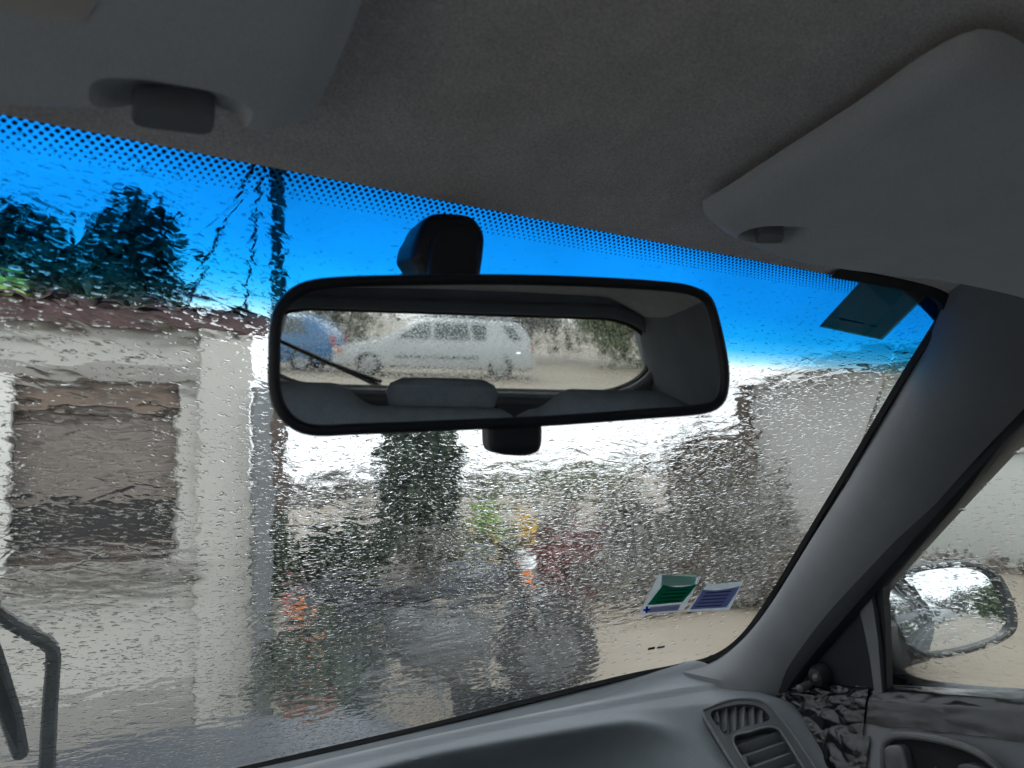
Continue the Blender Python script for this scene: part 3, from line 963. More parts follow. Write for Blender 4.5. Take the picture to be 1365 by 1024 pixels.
def bench(x0, x1, n):
    rows = []
    for i in range(n + 1):
        x = x0 + (x1 - x0) * i / n
        e = min(i, n - i) / 2.0; k = 1 - (1 - min(1, e)) ** 2 * 0.05
        zt = seat_top(x) * (0.985 + 0.015 * min(1, e))
        sec = [(-1.12, 0.45), (-1.17, 0.62), (-1.22, 0.80), (-1.252, zt - 0.045), (-1.262, zt - 0.02), (-1.280, zt - 0.005), (-1.305, zt), (-1.33, zt - 0.006), (-1.348, zt - 0.03), (-1.36, zt - 0.10), (-1.38, 0.5)]
        rows.append([V((x, y + 1.3, z)) for y, z in sec])
    return loft('seat_back', rows, M['seat'], seat, False, True, shade=60)


bench(-0.66, 0.115, 50); bench(0.125, 0.66, 36)
rows = []
for z, wx, wy in ((1.0, 0.10, 0.03), (1.03, 0.125, 0.042), (1.065, 0.135, 0.05), (1.088, 0.125, 0.046), (1.10, 0.10, 0.034), (1.102, 0.05, 0.015)):
    rows.append([V((-0.05 + wx * math.copysign(abs(math.cos(a)) ** 0.5, math.cos(a)), wy * math.copysign(abs(math.sin(a)) ** 0.6, math.sin(a)) - 0.08, z)) for a in [2 * math.pi * k / 32 for k in range(32)]])
loft('headrest', rows, M['seat'], seat, True, True)
box('parcel_shelf', V((0, -1.66, 0.90)), (1.28, 0.58, 0.02), M['trim_rear'], car, None, 0.004)

# --- bonnet, wings, outer flank
def bonnet_pt(u, v):
    x = -0.74 + 1.48 * u; a = abs(x) / 0.74
    y = (0.90 - 0.30 * x * x) * (1 - v) + (1.78 - 0.42 * x * x) * v
    z = 0.705 - 0.02 * v - 0.06 * v ** 3 - 0.12 * sstep(a, 0.58, 0.96) - 0.10 * sstep(v, 0.86, 1.0) - 0.045 * a ** 2 - 0.10 * sstep(a, 0.86, 1.0) + 0.010 * math.exp(-((abs(x) - 0.42) / 0.05) ** 2) * (1 - v * 0.5)
    return V((x, y, z))


loft('bonnet', [[bonnet_pt(i / 50, j / 40) for i in range(51)] for j in range(41)], M['paint_own'], car, shade=80)
rows = []
for j in range(12):
    x = -0.72 + 1.44 * j / 11
    rows.append([V((x, base_y(x) + 0.02, 0.77 + 0.10 * x * x)), V((x, base_y(x) + 0.06, 0.72 + 0.02 * x * x)), V((x, 0.915 - 0.30 * x * x, 0.71 - 0.06 * x * x))])
loft('scuttle_panel', rows, M['black_trim'], car)
flank = [(0.745, 0.875), (0.775, 0.860), (0.800, 0.80), (0.812, 0.66), (0.808, 0.60), (0.815, 0.58), (0.80, 0.40), (0.77, 0.26)]
for s in (1, -1):
    rows = []
    for k in range(31):
        y = 1.60 - 3.62 * k / 30
        tap = 0.10 * sstep(y, 1.0, 1.75) + 0.10 * sstep(-y, 1.4, 2.1)
        drop = 0.15 * sstep(y, 0.50, 0.80) + 0.04 * sstep(y, 0.9, 1.6)
        rows.append([V((s * (x - tap), y, z - drop * sstep(z, 0.5, 0.9))) for x, z in flank])
    loft('flank', rows, M['paint_own'], car, shade=60)
    loft('belt_moulding', [[V((s * (0.742 + dx), 0.50 - 2.2 * k / 20, 0.868 + dz)) for dx, dz in ((-0.012, 0.02), (0.004, 0.022), (0.010, 0.010), (0.006, -0.006))] for k in range(21)], M['black_trim'], car)
    # window posts and roof rail outside
    for (ya, yb, wd) in ((-0.72, -0.75, 0.09), (-1.10, -1.18, 0.40)):
        loft('window_post', [[V((s * (0.742 - 0.118 * f + 0.006), ya + (yb - ya) * (1 - f) + d, 0.89 + 0.43 * f)) for d in (0, -wd)] for f in (0, 0.25, 0.5, 0.75, 1)], M['black_trim'], car)
    tube('roof_rail', [V((s * 0.618, 0.17, 1.30)), V((s * 0.628, -0.2, 1.335)), V((s * 0.632, -0.8, 1.345)), V((s * 0.625, -1.4, 1.325)), V((s * 0.60, -1.85, 1.27))], 0.028, M['paint_own'], car, 10)
    tube('roof_gutter', [V((s * 0.640, 0.17, 1.285)), V((s * 0.652, -0.2, 1.315)), V((s * 0.656, -0.8, 1.325)), V((s * 0.648, -1.4, 1.305))], 0.007, M['seal'], car, 6)


def wheel(parent, c, r, w, name='wheel', rim_mat='alloy'):
    h = empty(name, c, parent)
    prof = [(r * 0.62, -w / 2), (r * 0.93, -w / 2), (r, -w * 0.36), (r, w * 0.36), (r * 0.93, w / 2), (r * 0.62, w / 2)]
    rows = [[V((x, q * math.cos(2 * math.pi * k / 28), q * math.sin(2 * math.pi * k / 28))) for k in range(28)] for q, x in prof]
    loft('tyre', rows, M['rubber'], h, True)
    bm = bmesh.new()
    for s in (1, -1):
        rr = [bm.verts.new((s * w * 0.40, r * 0.63 * math.cos(2 * math.pi * k / 28), r * 0.63 * math.sin(2 * math.pi * k / 28))) for k in range(28)]
        ce = bm.verts.new((s * w * 0.30, 0, 0))
        for k in range(28): bm.faces.new((rr[k], rr[(k + 1) % 28], ce))
        for k in range(6): bm_box(bm, V((s * w * 0.40, r * 0.33 * math.cos(k * math.pi / 3), r * 0.33 * math.sin(k * math.pi / 3))), (0.02, r * 0.55, r * 0.16), Matrix.Rotation(k * math.pi / 3, 3, 'X'))
    obj_bm('rim', bm, M[rim_mat], h)
    return h


for s in (1, -1):
    for y in (1.15, -1.40): wheel(car, V((s * 0.70, y, 0.29)), 0.29, 0.18)

# --- front wiper parked at the left of the glass
wp = lambda px, py, off: glass_hit(px, py)[2] + GN * off
fw = empty('windscreen_wiper', (0, 0, 0), car); fw['label'] = 'black windscreen wiper outside the glass at lower left'
tube('wiper_arm', resample(spline([wp(*p, 0.022) for p in [(-60, 800), (-10, 842), (30, 866), (62, 884), (70, 900), (66, 960), (62, 1040), (60, 1100)]], 6), 40), [0.0062 + 0.004 * (k / 39) ** 2 for k in range(40)], M['black_trim'], fw, 8)
tube('wiper_blade', [wp(-40, 800, 0.014), wp(-12, 890, 0.013), wp(12, 965, 0.013), wp(26, 1018, 0.014)], [0.006, 0.009, 0.010, 0.008], M['black_trim'], fw, 8)

# --- door mirror outside the passenger window
EC = at_axis(1262, 815, 0, 0.86)
einc = ray(1246, 812).normalized()
en = (-einc + V((0.02, -1, 0.01)).normalized()).normalized()
ep = lambda px, py, off=0.0: on_plane(px, py, EC + en * off, en)
ext = empty('door_mirror', EC, car); ext['label'] = 'oval outside mirror covered in rain drops beyond the passenger window'
gpx = [(1177, 803), (1182, 788), (1207, 769), (1245, 760), (1285, 758), (1315, 768), (1332, 795), (1340, 825), (1334, 844), (1306, 859), (1262, 871), (1228, 874), (1204, 862), (1187, 836)]
gl2 = resample(spline([ep(*p) for p in gpx], 8, True), 100, True)
ec = sum(gl2, V((0, 0, 0))) / len(gl2)
rows = []
for q in (1.0, 0.75, 0.5, 0.25, 0.01):
    rows.append([ec + (p - ec) * q - EC + en * (0.0035 * (1 - q * q)) for p in gl2])
loft('mirror_glass', rows, M['side_mirror'], ext, True, shade=180)
e_rows = []
for q, dn, sh in ((1.0, 0.0, 0), (1.0, 0.006, 0), (1.045, 0.008, 0), (1.12, 0.007, 0), (1.155, -0.004, 0), (1.165, -0.02, 0.05), (1.12, -0.045, 0.15), (1.0, -0.07, 0.35), (0.78, -0.088, 0.5), (0.4, -0.098, 0.6), (0.02, -0.10, 0.6)):
    e_rows.append([ec + (p - ec) * q - EC + en * dn + V((-0.02, 0.03, -0.01)) * sh for p in gl2])
loft('mirror_rim', e_rows[:5], M['black_trim'], ext, True)
loft('housing', e_rows[4:], M['paint_own'], ext, True)
arm = [sp(1165, 850, -0.02), sp(1165, 905, -0.02), ep(1205, 880, -0.02), ep(1200, 850, -0.02)]
frustum('mirror_arm', [p - EC for p in (sp(1150, 835, -0.03), sp(1150, 912, -0.03), sp(1172, 915, -0.012), sp(1172, 838, -0.012))],
        [p - EC for p in (ep(1190, 820, -0.06), ep(1240, 885, -0.06), ep(1225, 884, -0.008), ep(1190, 835, -0.008))], M['black_trim'], ext, 0.004)

# --- black adhesive tape wrapped over the door sill (its own thing, stuck to the door)
tt = NT('black tape')
_co = tt.n('TexCoord').outputs['Object']
_b = tt.n('Bump', {'Strength': 1.0, 'Distance': 0.0005, 'Height': tt.noise(tt.vmap(_co, (34, 26, 80)), 1.0, 2, 0.5, 0.6)})
M['tape'] = tt.done(tt.n('BsdfPrincipled', {'Base Color': (0.010, 0.011, 0.013, 1), 'Roughness': 0.27, 'Specular IOR Level': 0.55, 'Normal': _b.outputs[0]}))


def door_surface(y, k):
    """point on the door trim: k runs over the section from the sill downwards"""
    sec = door_sec(y); i = min(int(k), len(sec) - 2); f = k - i
    x = sec[i][0] * (1 - f) + sec[i + 1][0] * f; z = sec[i][1] * (1 - f) + sec[i + 1][1] * f
    return V((x, y, z))


tv, tf = [], []


def tape_patch(y0, y1, k0, k1, lift, amp, nu, nv_, seed, jag=0.0):
    base = len(tv)
    for j in range(nv_ + 1):
        for i in range(nu + 1):
            f, g = i / nu, j / nv_
            y = y0 + (y1 - y0) * f; k = k0 + (k1 - k0) * g
            if g > 0.9: k += jag * mnoise.noise(V((f * 9, seed, 0)))
            p = door_surface(y, max(0.01, k))
            arc = k * 0.021 + 0.002 * mnoise.noise(V((y * 30, k, seed)))
            d1 = mnoise.voronoi(V((y * 26 + seed, arc * 52, seed)))[0]; d2 = mnoise.voronoi(V((y * 70, arc * 120 + seed, seed + 3)))[0]
            h = (d1[1] - d1[0]) * 0.9 + (d2[1] - d2[0]) * 0.35 + 0.25 * mnoise.noise(V((y * 18, arc * 60, seed)))
            tv.append(p + V((-0.75, 0, 0.65)) * (lift + amp * h))
    for j in range(nv_):
        for i in range(nu):
            a = base + j * (nu + 1) + i
            tf.append((a, a + 1, a + nu + 2, a + nu + 1))


tape_patch(0.50, 0.05, 0.6, 5.4, 0.0012, 0.0016, 150, 40, 1.0, 0.3)
tape_patch(0.52, 0.345, 1.5, 6.6, 0.0030, 0.0060, 120, 80, 4.0, 0.5)
tape_patch(0.44, 0.335, 6.0, 7.5, 0.0045, 0.0050, 70, 50, 9.0, 0.3)
tape = obj('adhesive_tape', tv, tf, M['tape'], None, True, shade=180)
tag(tape, 'crumpled shiny black tape wrapped over the top edge of the passenger door', 'tape')

# --- stickers inside the windscreen
def card(name, col):
    t = NT(name)
    f = t.noise(t.n('TexCoord').outputs['Object'], 80, 3)
    cc = t.mix(f, c4(col), c4(tuple(x * 0.85 for x in col)))
    d = t.n('BsdfDiffuse', {'Color': cc}); tr = t.n('BsdfTranslucent', {'Color': cc})
    return t.done(t.n('MixShader', {0: 0.75, 1: d.outputs[0], 2: tr.outputs[0]}))


for _k, _c in (('paper', (0.72, 0.76, 0.78)), ('green', (0.02, 0.42, 0.27)), ('violet', (0.46, 0.48, 0.74)), ('mint', (0.50, 0.68, 0.62)), ('lilac', (0.55, 0.55, 0.72)), ('ink', (0.03, 0.12, 0.70)), ('ink_dark', (0.09, 0.12, 0.20)), ('ink_black', (0.01, 0.01, 0.012))):
    M[_k] = card('sticker ' + _k, _c)


def stick(name, quad, off, mat, parent=None, n=6, sag=0.0):
    """thin sheet on the inner face of the windscreen, corners given by sight lines"""
    H = [glass_hit(*p) for p in quad]; rows = []
    for lift in (off, off + 0.0003):
        for j in range(n + 1):
            r = []
            for i in range(n + 1):
                f, g = i / n, j / n
                s_ = (H[0][0] * (1 - f) + H[1][0] * f) * (1 - g) + (H[3][0] * (1 - f) + H[2][0] * f) * g
                t_ = (H[0][1] * (1 - f) + H[1][1] * f) * (1 - g) + (H[3][1] * (1 - f) + H[2][1] * f) * g
                t_ += sag * math.sin(math.pi * f) * (1 - g)
                r.append(glass_pt(s_, t_) - GN * lift)
            rows.append(r)
    m = n + 1; a, fa = grid(rows[:m]); b, fb = grid(rows[m:]); k = len(a)
    fs = [tuple(f) for f in fa] + [tuple(x + k for x in reversed(f)) for f in fb]
    for i in range(n):
        fs += [(i, i + 1, k + i + 1, k + i), (n * m + i, k + n * m + i, k + n * m + i + 1, n * m + i + 1), (i * m, k + i * m, k + (i + 1) * m, (i + 1) * m), (i * m + n, (i + 1) * m + n, k + (i + 1) * m + n, k + i * m + n)]
    return obj(name, a + b, fs, mat, parent, False)


st1 = empty('sticker', (0, 0, 0)); tag(st1, 'green and white paper sticker at the lower right of the windscreen', 'sticker', 'stickers on the windscreen')
stick('sticker_paper', [(878, 764), (934, 768), (910, 814), (851, 818)], 0.0012, M['paper'], st1)
stick('mint_field', [(882, 765), (928, 765), (925, 778), (880, 780)], 0.0016, M['mint'], st1)
stick('green_field', [(883, 778), (929, 777), (909, 801), (862, 805)], 0.0018, M['green'], st1, 8, 0.008)
stick('lilac_strip', [(866, 808), (906, 804), (903, 812), (862, 815)], 0.0018, M['lilac'], st1)
stick('cross_mark', [(857, 810), (866, 809), (865, 812), (856, 813)], 0.0022, M['ink'], st1)
stick('cross_mark', [(860, 806), (863, 806), (862, 815), (859, 815)], 0.0025, M['ink'], st1)
for k in range(4):
    y = 783 + k * 5
    stick('print_line', [(886 - k * 4, y + 2), (918 - k * 4, y), (917 - k * 4, y + 1.4), (885 - k * 4, y + 3.4)], 0.0022, M['ink_dark'], st1, 2)
st2 = empty('sticker', (0, 0, 0)); tag(st2, 'violet blue paper sticker beside the pillar at the windscreen lower corner', 'sticker', 'stickers on the windscreen')
stick('sticker_paper', [(942, 778), (990, 774), (972, 812), (914, 814)], 0.0012, M['paper'], st2)
stick('violet_field', [(936, 785), (986, 780), (968, 808), (919, 811)], 0.0017, M['violet'], st2, 8, 0.006)
for k in range(5):
    y = 787 + k * 4.6
    stick('print_line', [(940 - k * 3.4, y + 1), (974 - k * 3.2, y - 1), (973 - k * 3.2, y + 0.2), (939 - k * 3.4, y + 2.2)], 0.0021, M['ink_dark'], st2, 2)
st3 = stick('tinted_sticker', [(1146, 374), (1236, 391), (1175, 452), (1091, 434)], 0.0012, M['film_teal'])
tag(st3, 'dark see-through film square in the upper right windscreen corner', 'sticker', 'stickers on the windscreen')
stick('glass_marking', [(864, 863), (873, 861.5), (872, 864.5), (863, 866)], 0.0008, M['ink_black'], ws, 2)
stick('glass_marking', [(876, 861.5), (886, 860), (885, 862.5), (875, 864)], 0.0008, M['ink_dark'], ws, 2)
stick('print_line', [(1117, 422), (1150, 429), (1149.5, 430.4), (1116.5, 423.4)], 0.0018, M['ink_dark'], st3, 2)
stick('print_line', [(1158, 431), (1168, 433), (1167.5, 434.4), (1157.5, 432.4)], 0.0018, M['ink_dark'], st3, 2)

# ================================================================== outside
M['ground'] = surf('wet sandy ground', (0.255, 0.212, 0.160), (0.21, 0.176, 0.134), 0.7, 0.6, 0.006, 30, rvar=0.25, detail=8)
M['render'] = surf('pale wall render', (0.44, 0.435, 0.405), (0.40, 0.395, 0.37), 1.6, 0.9, 0.003, 60, detail=8)
M['render_white'] = surf('white wall render', (0.50, 0.515, 0.485), (0.46, 0.475, 0.445), 1.1, 0.9, 0.003, 50, detail=8)
M['plinth'] = surf('plinth render', (0.27, 0.26, 0.245), (0.21, 0.20, 0.19), 4, 0.9, 0.004, 40)
M['tile'] = surf('clay roof tile', (0.105, 0.058, 0.06), (0.07, 0.042, 0.046), 9, 0.75, 0.002, 60)
M['shutter'] = surf('taupe shutter', (0.195, 0.165, 0.145), (0.17, 0.145, 0.13), 5, 0.6, 0.0008, 60)
M['shutter_top'] = surf('ochre shutter box', (0.21, 0.155, 0.12), (0.18, 0.135, 0.11), 5, 0.6)
M['dark_pane'] = surf('dark window pane', (0.05, 0.045, 0.045), (0.03, 0.03, 0.03), 3, 0.15)
M['grey_post'] = surf('grey painted post', (0.15, 0.16, 0.17), (0.12, 0.13, 0.14), 5, 0.6, 0.001, 60)
M['grey_render'] = surf('grey house render', (0.44, 0.44, 0.425), (0.40, 0.40, 0.385), 1.3, 0.9, 0.004, 40, detail=7)
M['brown_wood'] = surf('brown wood', (0.10, 0.075, 0.06), (0.07, 0.052, 0.043), 6, 0.8, 0.002, 40, stretch=(4, 4, 1))
M['bark'] = surf('bark', (0.11, 0.085, 0.065), (0.06, 0.048, 0.04), 14, 0.9, 0.01, 25, stretch=(3, 3, 0.6))
M['terracotta'] = surf('terracotta', (0.36, 0.15, 0.09), (0.28, 0.12, 0.075), 8, 0.8)
M['white_pot'] = surf('white plastic', (0.66, 0.66, 0.64), None, 8, 0.5)
M['red_plastic'] = surf('red plastic', (0.42, 0.06, 0.06), None, 8, 0.5)
M['box_grey'] = surf('grey blue box', (0.27, 0.31, 0.34), (0.23, 0.265, 0.29), 5, 0.6)
M['cable'] = surf('cable', (0.02, 0.02, 0.022), None, 5, 0.7)
M['glass_dark'] = surf('car window', (0.05, 0.075, 0.075), (0.035, 0.05, 0.05), 2, 0.08, spec=0.8)
M['car_white'] = surf('white car paint', (0.50, 0.52, 0.54), (0.46, 0.48, 0.50), 3, 0.25, coat=0.6)
M['car_blue'] = surf('blue car paint', (0.03, 0.16, 0.36), (0.025, 0.13, 0.3), 3, 0.25, coat=0.6)
M['car_navy'] = surf('navy car paint', (0.02, 0.03, 0.065), (0.018, 0.027, 0.055), 3, 0.2, coat=0.6)
M['lamp_white'] = surf('headlamp', (0.75, 0.77, 0.78), None, 8, 0.15)
M['lamp_red'] = surf('tail lamp', (0.45, 0.03, 0.03), None, 8, 0.2)
M['lamp_orange'] = surf('indicator lamp', (0.75, 0.22, 0.05), None, 8, 0.2)


def leaf_mat(name, a, b):
    t = NT(name)
    co = t.n('TexCoord').outputs['Object']
    f = t.step(t.noise(co, 5, 3), 0.3, 0.7); g = t.noise(co, 60, 1)
    col = t.mix(f, c4(a), c4(b))
    p = t.n('BsdfPrincipled', {'Base Color': t.mix(t.step(g, 0.35, 0.65), col, c4(tuple(x * 1.35 for x in b))), 'Roughness': 0.55, 'Specular IOR Level': 0.3})
    return t.done(p)


M['leaf_dark'] = leaf_mat('dark leaves', (0.018, 0.032, 0.020), (0.035, 0.052, 0.030))
M['leaf_mid'] = leaf_mat('mid leaves', (0.05, 0.085, 0.035), (0.09, 0.12, 0.055))
M['leaf_grey'] = leaf_mat('grey green leaves', (0.10, 0.10, 0.09), (0.165, 0.16, 0.145))
M['leaf_brown'] = leaf_mat('brown leaves', (0.095, 0.08, 0.068), (0.15, 0.128, 0.11))
M['leaf_red'] = leaf_mat('red leaves', (0.14, 0.05, 0.05), (0.20, 0.085, 0.08))
M['leaf_yellow'] = leaf_mat('yellow blossom', (0.55, 0.33, 0.03), (0.62, 0.42, 0.06))
M['leaf_fresh'] = leaf_mat('fresh leaves', (0.16, 0.30, 0.05), (0.22, 0.36, 0.08))
M['leaf_orange'] = leaf_mat('orange blossom', (0.55, 0.15, 0.06), (0.62, 0.22, 0.10))
M['leaf_olive'] = leaf_mat('olive leaves', (0.10, 0.12, 0.07), (0.17, 0.18, 0.12))

n = 60; S = 300.0
gv = []
for j in range(n + 1):
    for i in range(n + 1):
        a, b = (i / n * 2 - 1), (j / n * 2 - 1)
        x, y = S * a * abs(a) ** 1.5, S * b * abs(b) ** 1.5
        gv.append(V((x, y, 0.02 * mnoise.noise(V((x * 0.4, y * 0.4, 0))) - 0.01 - 0.02 * min(40, max(0, -y - 4)))))
gf = [(j * (n + 1) + i, j * (n + 1) + i + 1, (j + 1) * (n + 1) + i + 1, (j + 1) * (n + 1) + i) for j in range(n) for i in range(n)]
tag(obj('ground', gv, gf, M['ground'], None, True, shade=180), kind='structure')


# --- plants
def leaves(rng, pts, size, aspect=1.6):
    vs, fs = [], []
    for p in pts:
        n_ = V((rng.gauss(0, 1), rng.gauss(0, 1), rng.gauss(0, 1) + 0.4)).normalized()
        a = n_.orthogonal().normalized(); a = Matrix.Rotation(rng.uniform(0, 6.28), 3, n_) @ a
        b = n_.cross(a); s = size * rng.uniform(0.6, 1.3); k = len(vs)
        vs += [p - a * s * aspect * 0.5, p + b * s * 0.5 + n_ * s * 0.12, p + a * s * aspect * 0.5, p - b * s * 0.5 + n_ * s * 0.12]
        fs.append((k, k + 1, k + 2, k + 3))
    return vs, fs


def clump_points(rng, rad, n_, clumps, seed, fill=0.35):
    """points in lumps spread over an ellipsoid"""
    cs = []
    for _ in range(clumps):
        d = V((rng.gauss(0, 1), rng.gauss(0, 1), rng.gauss(0, 1))).normalized() * (rng.uniform(fill, 1.0))
        cs.append((V((d.x * rad[0], d.y * rad[1], d.z * rad[2])), rng.uniform(0.18, 0.36)))
    out = []
    for _ in range(n_):
        c, r = rng.choice(cs); m = min(rad) * 0.5 + max(rad) * 0.5
        out.append(c + V((rng.gauss(0, r), rng.gauss(0, r), rng.gauss(0, r))) * m * 0.55)
    return out


def bush(name, label, cat, base, rad, mat, n_=2200, size=0.05, clumps=26, group=None, extra=None, stem=True, seed=1):
    rng = random.Random(seed)
    b = empty(name, base); tag(b, label, cat, group)
    pts = [p + V((0, 0, rad[2])) for p in clump_points(rng, rad, n_, clumps, seed)]
    pts = [p for p in pts if p.z > 0.02]
    vs, fs = leaves(rng, pts, size)
    obj('foliage', vs, fs, mat, b, False)
    if extra:
        for em, cnt, sz, sub in extra:
            pp = [V((p.x, p.y, p.z)) * 1.04 for p in rng.sample(pts, min(cnt, len(pts)))] if sub is None else [V(sub[0]) + V((rng.gauss(0, sub[1]), rng.gauss(0, sub[1]), rng.gauss(0, sub[2]))) for _ in range(cnt)]
            vs, fs = leaves(rng, pp, sz, 1.2); obj('blossom', vs, fs, em, b, False)
    if stem:
        for k in range(5):
            tip = V((rng.uniform(-.6, .6) * rad[0], rng.uniform(-.6, .6) * rad[1], rad[2] * rng.uniform(0.8, 1.5)))
            tube('stem', [V((tip.x * 0.1, tip.y * 0.1, 0)), tip * 0.5 + V((0, 0, 0.05)), tip], [0.025, 0.016, 0.006], M['bark'], b, 5)
    return b


def tree(name, label, base, h, crown, mat, n_=5000, size=0.12, clumps=40, seed=1, trunk_r=0.14, group=None):
    rng = random.Random(seed); b = empty(name, base); tag(b, label, 'tree', group)
    tube('trunk', [V((0, 0, 0)), V((0.05, 0.02, h * 0.3)), V((-0.04, 0.05, h * 0.6)), V((0.02, 0, h * 0.85))], [trunk_r, trunk_r * 0.8, trunk_r * 0.55, trunk_r * 0.2], M['bark'], b, 9)
    cz = h - crown[2]
    for k in range(9):
        d = V((rng.gauss(0, 1), rng.gauss(0, 1), rng.uniform(-0.1, 0.9))).normalized()
        s = V((0, 0, h * rng.uniform(0.35, 0.65)))
        tube('limb', [s, s + V((d.x * crown[0], d.y * crown[1], abs(d.z) * crown[2])) * 0.5 + V((0, 0, 0.1)), V((d.x * crown[0] * 0.9, d.y * crown[1] * 0.9, cz + d.z * crown[2] * 0.8))], [trunk_r * 0.4, trunk_r * 0.22, 0.012], M['bark'], b, 6)
    pts = [p + V((0, 0, cz)) for p in clump_points(rng, crown, n_, clumps, seed)]
    vs, fs = leaves(rng, pts, size); obj('crown', vs, fs, mat, b, False)
    return b


def gnd(px, py): p = at_axis(px, py, 2, 0); return V((p.x, p.y, -0.01))


def az(px, dist, py=640):
    """ground point along the column of a pixel at a horizontal distance"""
    d = ray(px, py); d = V((d.x, d.y, 0)).normalized(); return V((CAM.x + d.x * dist, CAM.y + d.y * dist, -0.01))


# --- low tiled building ahead on the left
FY = 3.85
fw_ = lambda px, py, y=FY: at_axis(px, py, 1, y)
xl, x0, x1 = -5.5, fw_(14, 640).x, fw_(238, 640).x
z_sill, z_lin, z_eave = fw_(120, 748).z, fw_(120, 508).z, fw_(150, 432).z
PY = 3.80
xp0, xp1 = fw_(262, 700, PY).x, fw_(334, 700, PY).x
house = empty('outbuilding', (0, FY, 0)); tag(house, 'low pale rendered building with red brown tiled eave and shuttered window', 'building')
o_ = V((0, FY, 0)); hv = lambda *p: V(p) - o_
plate('wall', [hv(xl, FY, -0.05), hv(xp1, FY, -0.05), hv(xp1, FY, z_eave), hv(xl, FY, z_eave)], [[hv(x0, FY, z_sill), hv(x1, FY, z_sill), hv(x1, FY, z_lin), hv(x0, FY, z_lin)]], V((0, 0.3, 0)), M['render'], house)
box('wall', hv((xl + xp1) / 2, FY + 2.6, z_eave / 2), (xp1 - xl - 0.02, 4.4, z_eave - 0.02), M['render'], house)
box('pillar', hv((xp0 + xp1) / 2, (PY + FY - 0.004) / 2, z_eave / 2 - 0.03), (xp1 - xp0, FY - PY - 0.004, z_eave + 0.03), M['render'], house, None, 0.012)
box('lintel', hv((x0 + x1) / 2, FY - 0.015, z_lin + 0.045), (x1 - x0 + 0.3, 0.05, 0.08), M['plinth'], house, None, 0.01)
box('sill', hv((x0 + x1) / 2, FY - 0.03, z_sill - 0.03), (x1 - x0 + 0.16, 0.20, 0.06), M['plinth'], house, None, 0.01)
box('plinth', hv((xl + xp0) / 2, FY - 0.035, 0.13), (xp0 - xl - 0.01, 0.06, 0.30), M['plinth'], house, None, 0.01)
box('jamb', hv(x0 - 0.05, FY - 0.02, (z_sill + z_lin) / 2), (0.09, 0.05, z_lin - z_sill + 0.02), M['white_pot'], house, None, 0.006)
win = empty('window', (0, 0, 0), house)
zs = z_sill + (z_lin - z_sill) * 0.38; k = 0; zz = z_lin - 0.12
box('shutter_box', hv((x0 + x1) / 2, FY + 0.09, z_lin - 0.06), (x1 - x0 - 0.004, 0.10, 0.115), M['shutter_top'], win, None, 0.006)
while zz > zs:
    box('shutter_slat', hv((x0 + x1) / 2, FY + 0.12, zz - 0.024), (x1 - x0 - 0.006, 0.018, 0.044), M['shutter'], win, None, 0.005); zz -= 0.048
box('pane', hv((x0 + x1) / 2, FY + 0.17, (z_sill + zs) / 2), (x1 - x0 - 0.006, 0.012, zs - z_sill + 0.1), M['dark_pane'], win)
box('window_frame', hv((x0 + x1) / 2, FY + 0.15, z_sill + 0.03), (x1 - x0 - 0.006, 0.03, 0.05), M['brown_wood'], win)
# tiled eave
roof = empty('roof', (0, 0, 0), house)
box('fascia', hv((xl + xp1) / 2 + 0.03, PY - 0.012, z_eave + 0.035), (xp1 - xl + 0.06, 0.03, 0.10), M['tile'], roof, None, 0.006)
ev = [hv(xl, PY - 0.03, z_eave + 0.07), hv(xp1 + 0.08, PY - 0.03, z_eave + 0.07), hv(xp1 + 0.08, FY + 3.6, z_eave + 0.75), hv(xl, FY + 3.6, z_eave + 0.75)]
obj('roof_deck', ev + [p - V((0, 0, 0.05)) for p in ev], [(0, 1, 2, 3), (7, 6, 5, 4), (0, 4, 5, 1), (1, 5, 6, 2), (2, 6, 7, 3), (3, 7, 4, 0)], M['tile'], roof, False)
tm = None; x = xl + 0.10
while x < xp1 + 0.10:
    if tm is None:
        rr = [[V((0.095 * math.cos(a) * q, yy, 0.055 * math.sin(a) * q)) for a in [math.pi * k / 8 for k in range(9)]] for yy, q in ((0, 1), (0.02, 1), (4.0, 0.9))]
        ri = [[V((0.078 * math.cos(a) * q, yy, 0.040 * math.sin(a) * q - 0.001)) for a in [math.pi * k / 8 for k in range(9)]] for yy, q in ((4.0, 0.9), (0.0, 1))]
        vs, fs = grid(rr + ri + [rr[0]])
        to = obj('tile', vs, fs, M['tile'], roof, True, shade=50); tm = to
    else:
        to = tm.copy(); COL.objects.link(to); to.parent = roof
    to.location = hv(x, PY - 0.06 + random.uniform(-0.02, 0.02), z_eave + 0.066 + random.uniform(-0.006, 0.006))
    to.rotation_euler = (math.atan2(0.68, 4.1), random.uniform(-0.02, 0.02), random.uniform(-0.01, 0.01)); x += 0.20
gp_ = fw_(349, 700, 3.72)
gpst = box('gate_post', V((gp_.x, 3.72, 0.83)), (0.088, 0.088, 1.7), M['grey_post'], None, None, 0.008)
tag(gpst, 'dark grey metal post standing right of the pale building pillar', 'post')
bb = empty('storage_box', az(192, 2.95)); tag(bb, 'grey blue box on the ground below the shuttered window', 'box')
box('box_body', V((0, 0, 0.10)), (0.25, 0.24, 0.20), M['box_grey'], bb, None, 0.012); box('box_lid', V((0, 0, 0.215)), (0.27, 0.26, 0.03), M['box_grey'], bb, None, 0.01)
bk = empty('bucket', az(243, 3.35)); tag(bk, 'small red plastic bucket at the foot of the pale pillar', 'bucket')
loft('bucket_body', [[V((r * math.cos(a), r * math.sin(a), z)) for a in [2 * math.pi * k / 20 for k in range(20)]] for r, z in ((0.045, 0.0), (0.06, 0.18), (0.066, 0.185), (0.06, 0.19), (0.055, 0.17), (0.04, 0.02))], M['red_plastic'], bk, True, True)
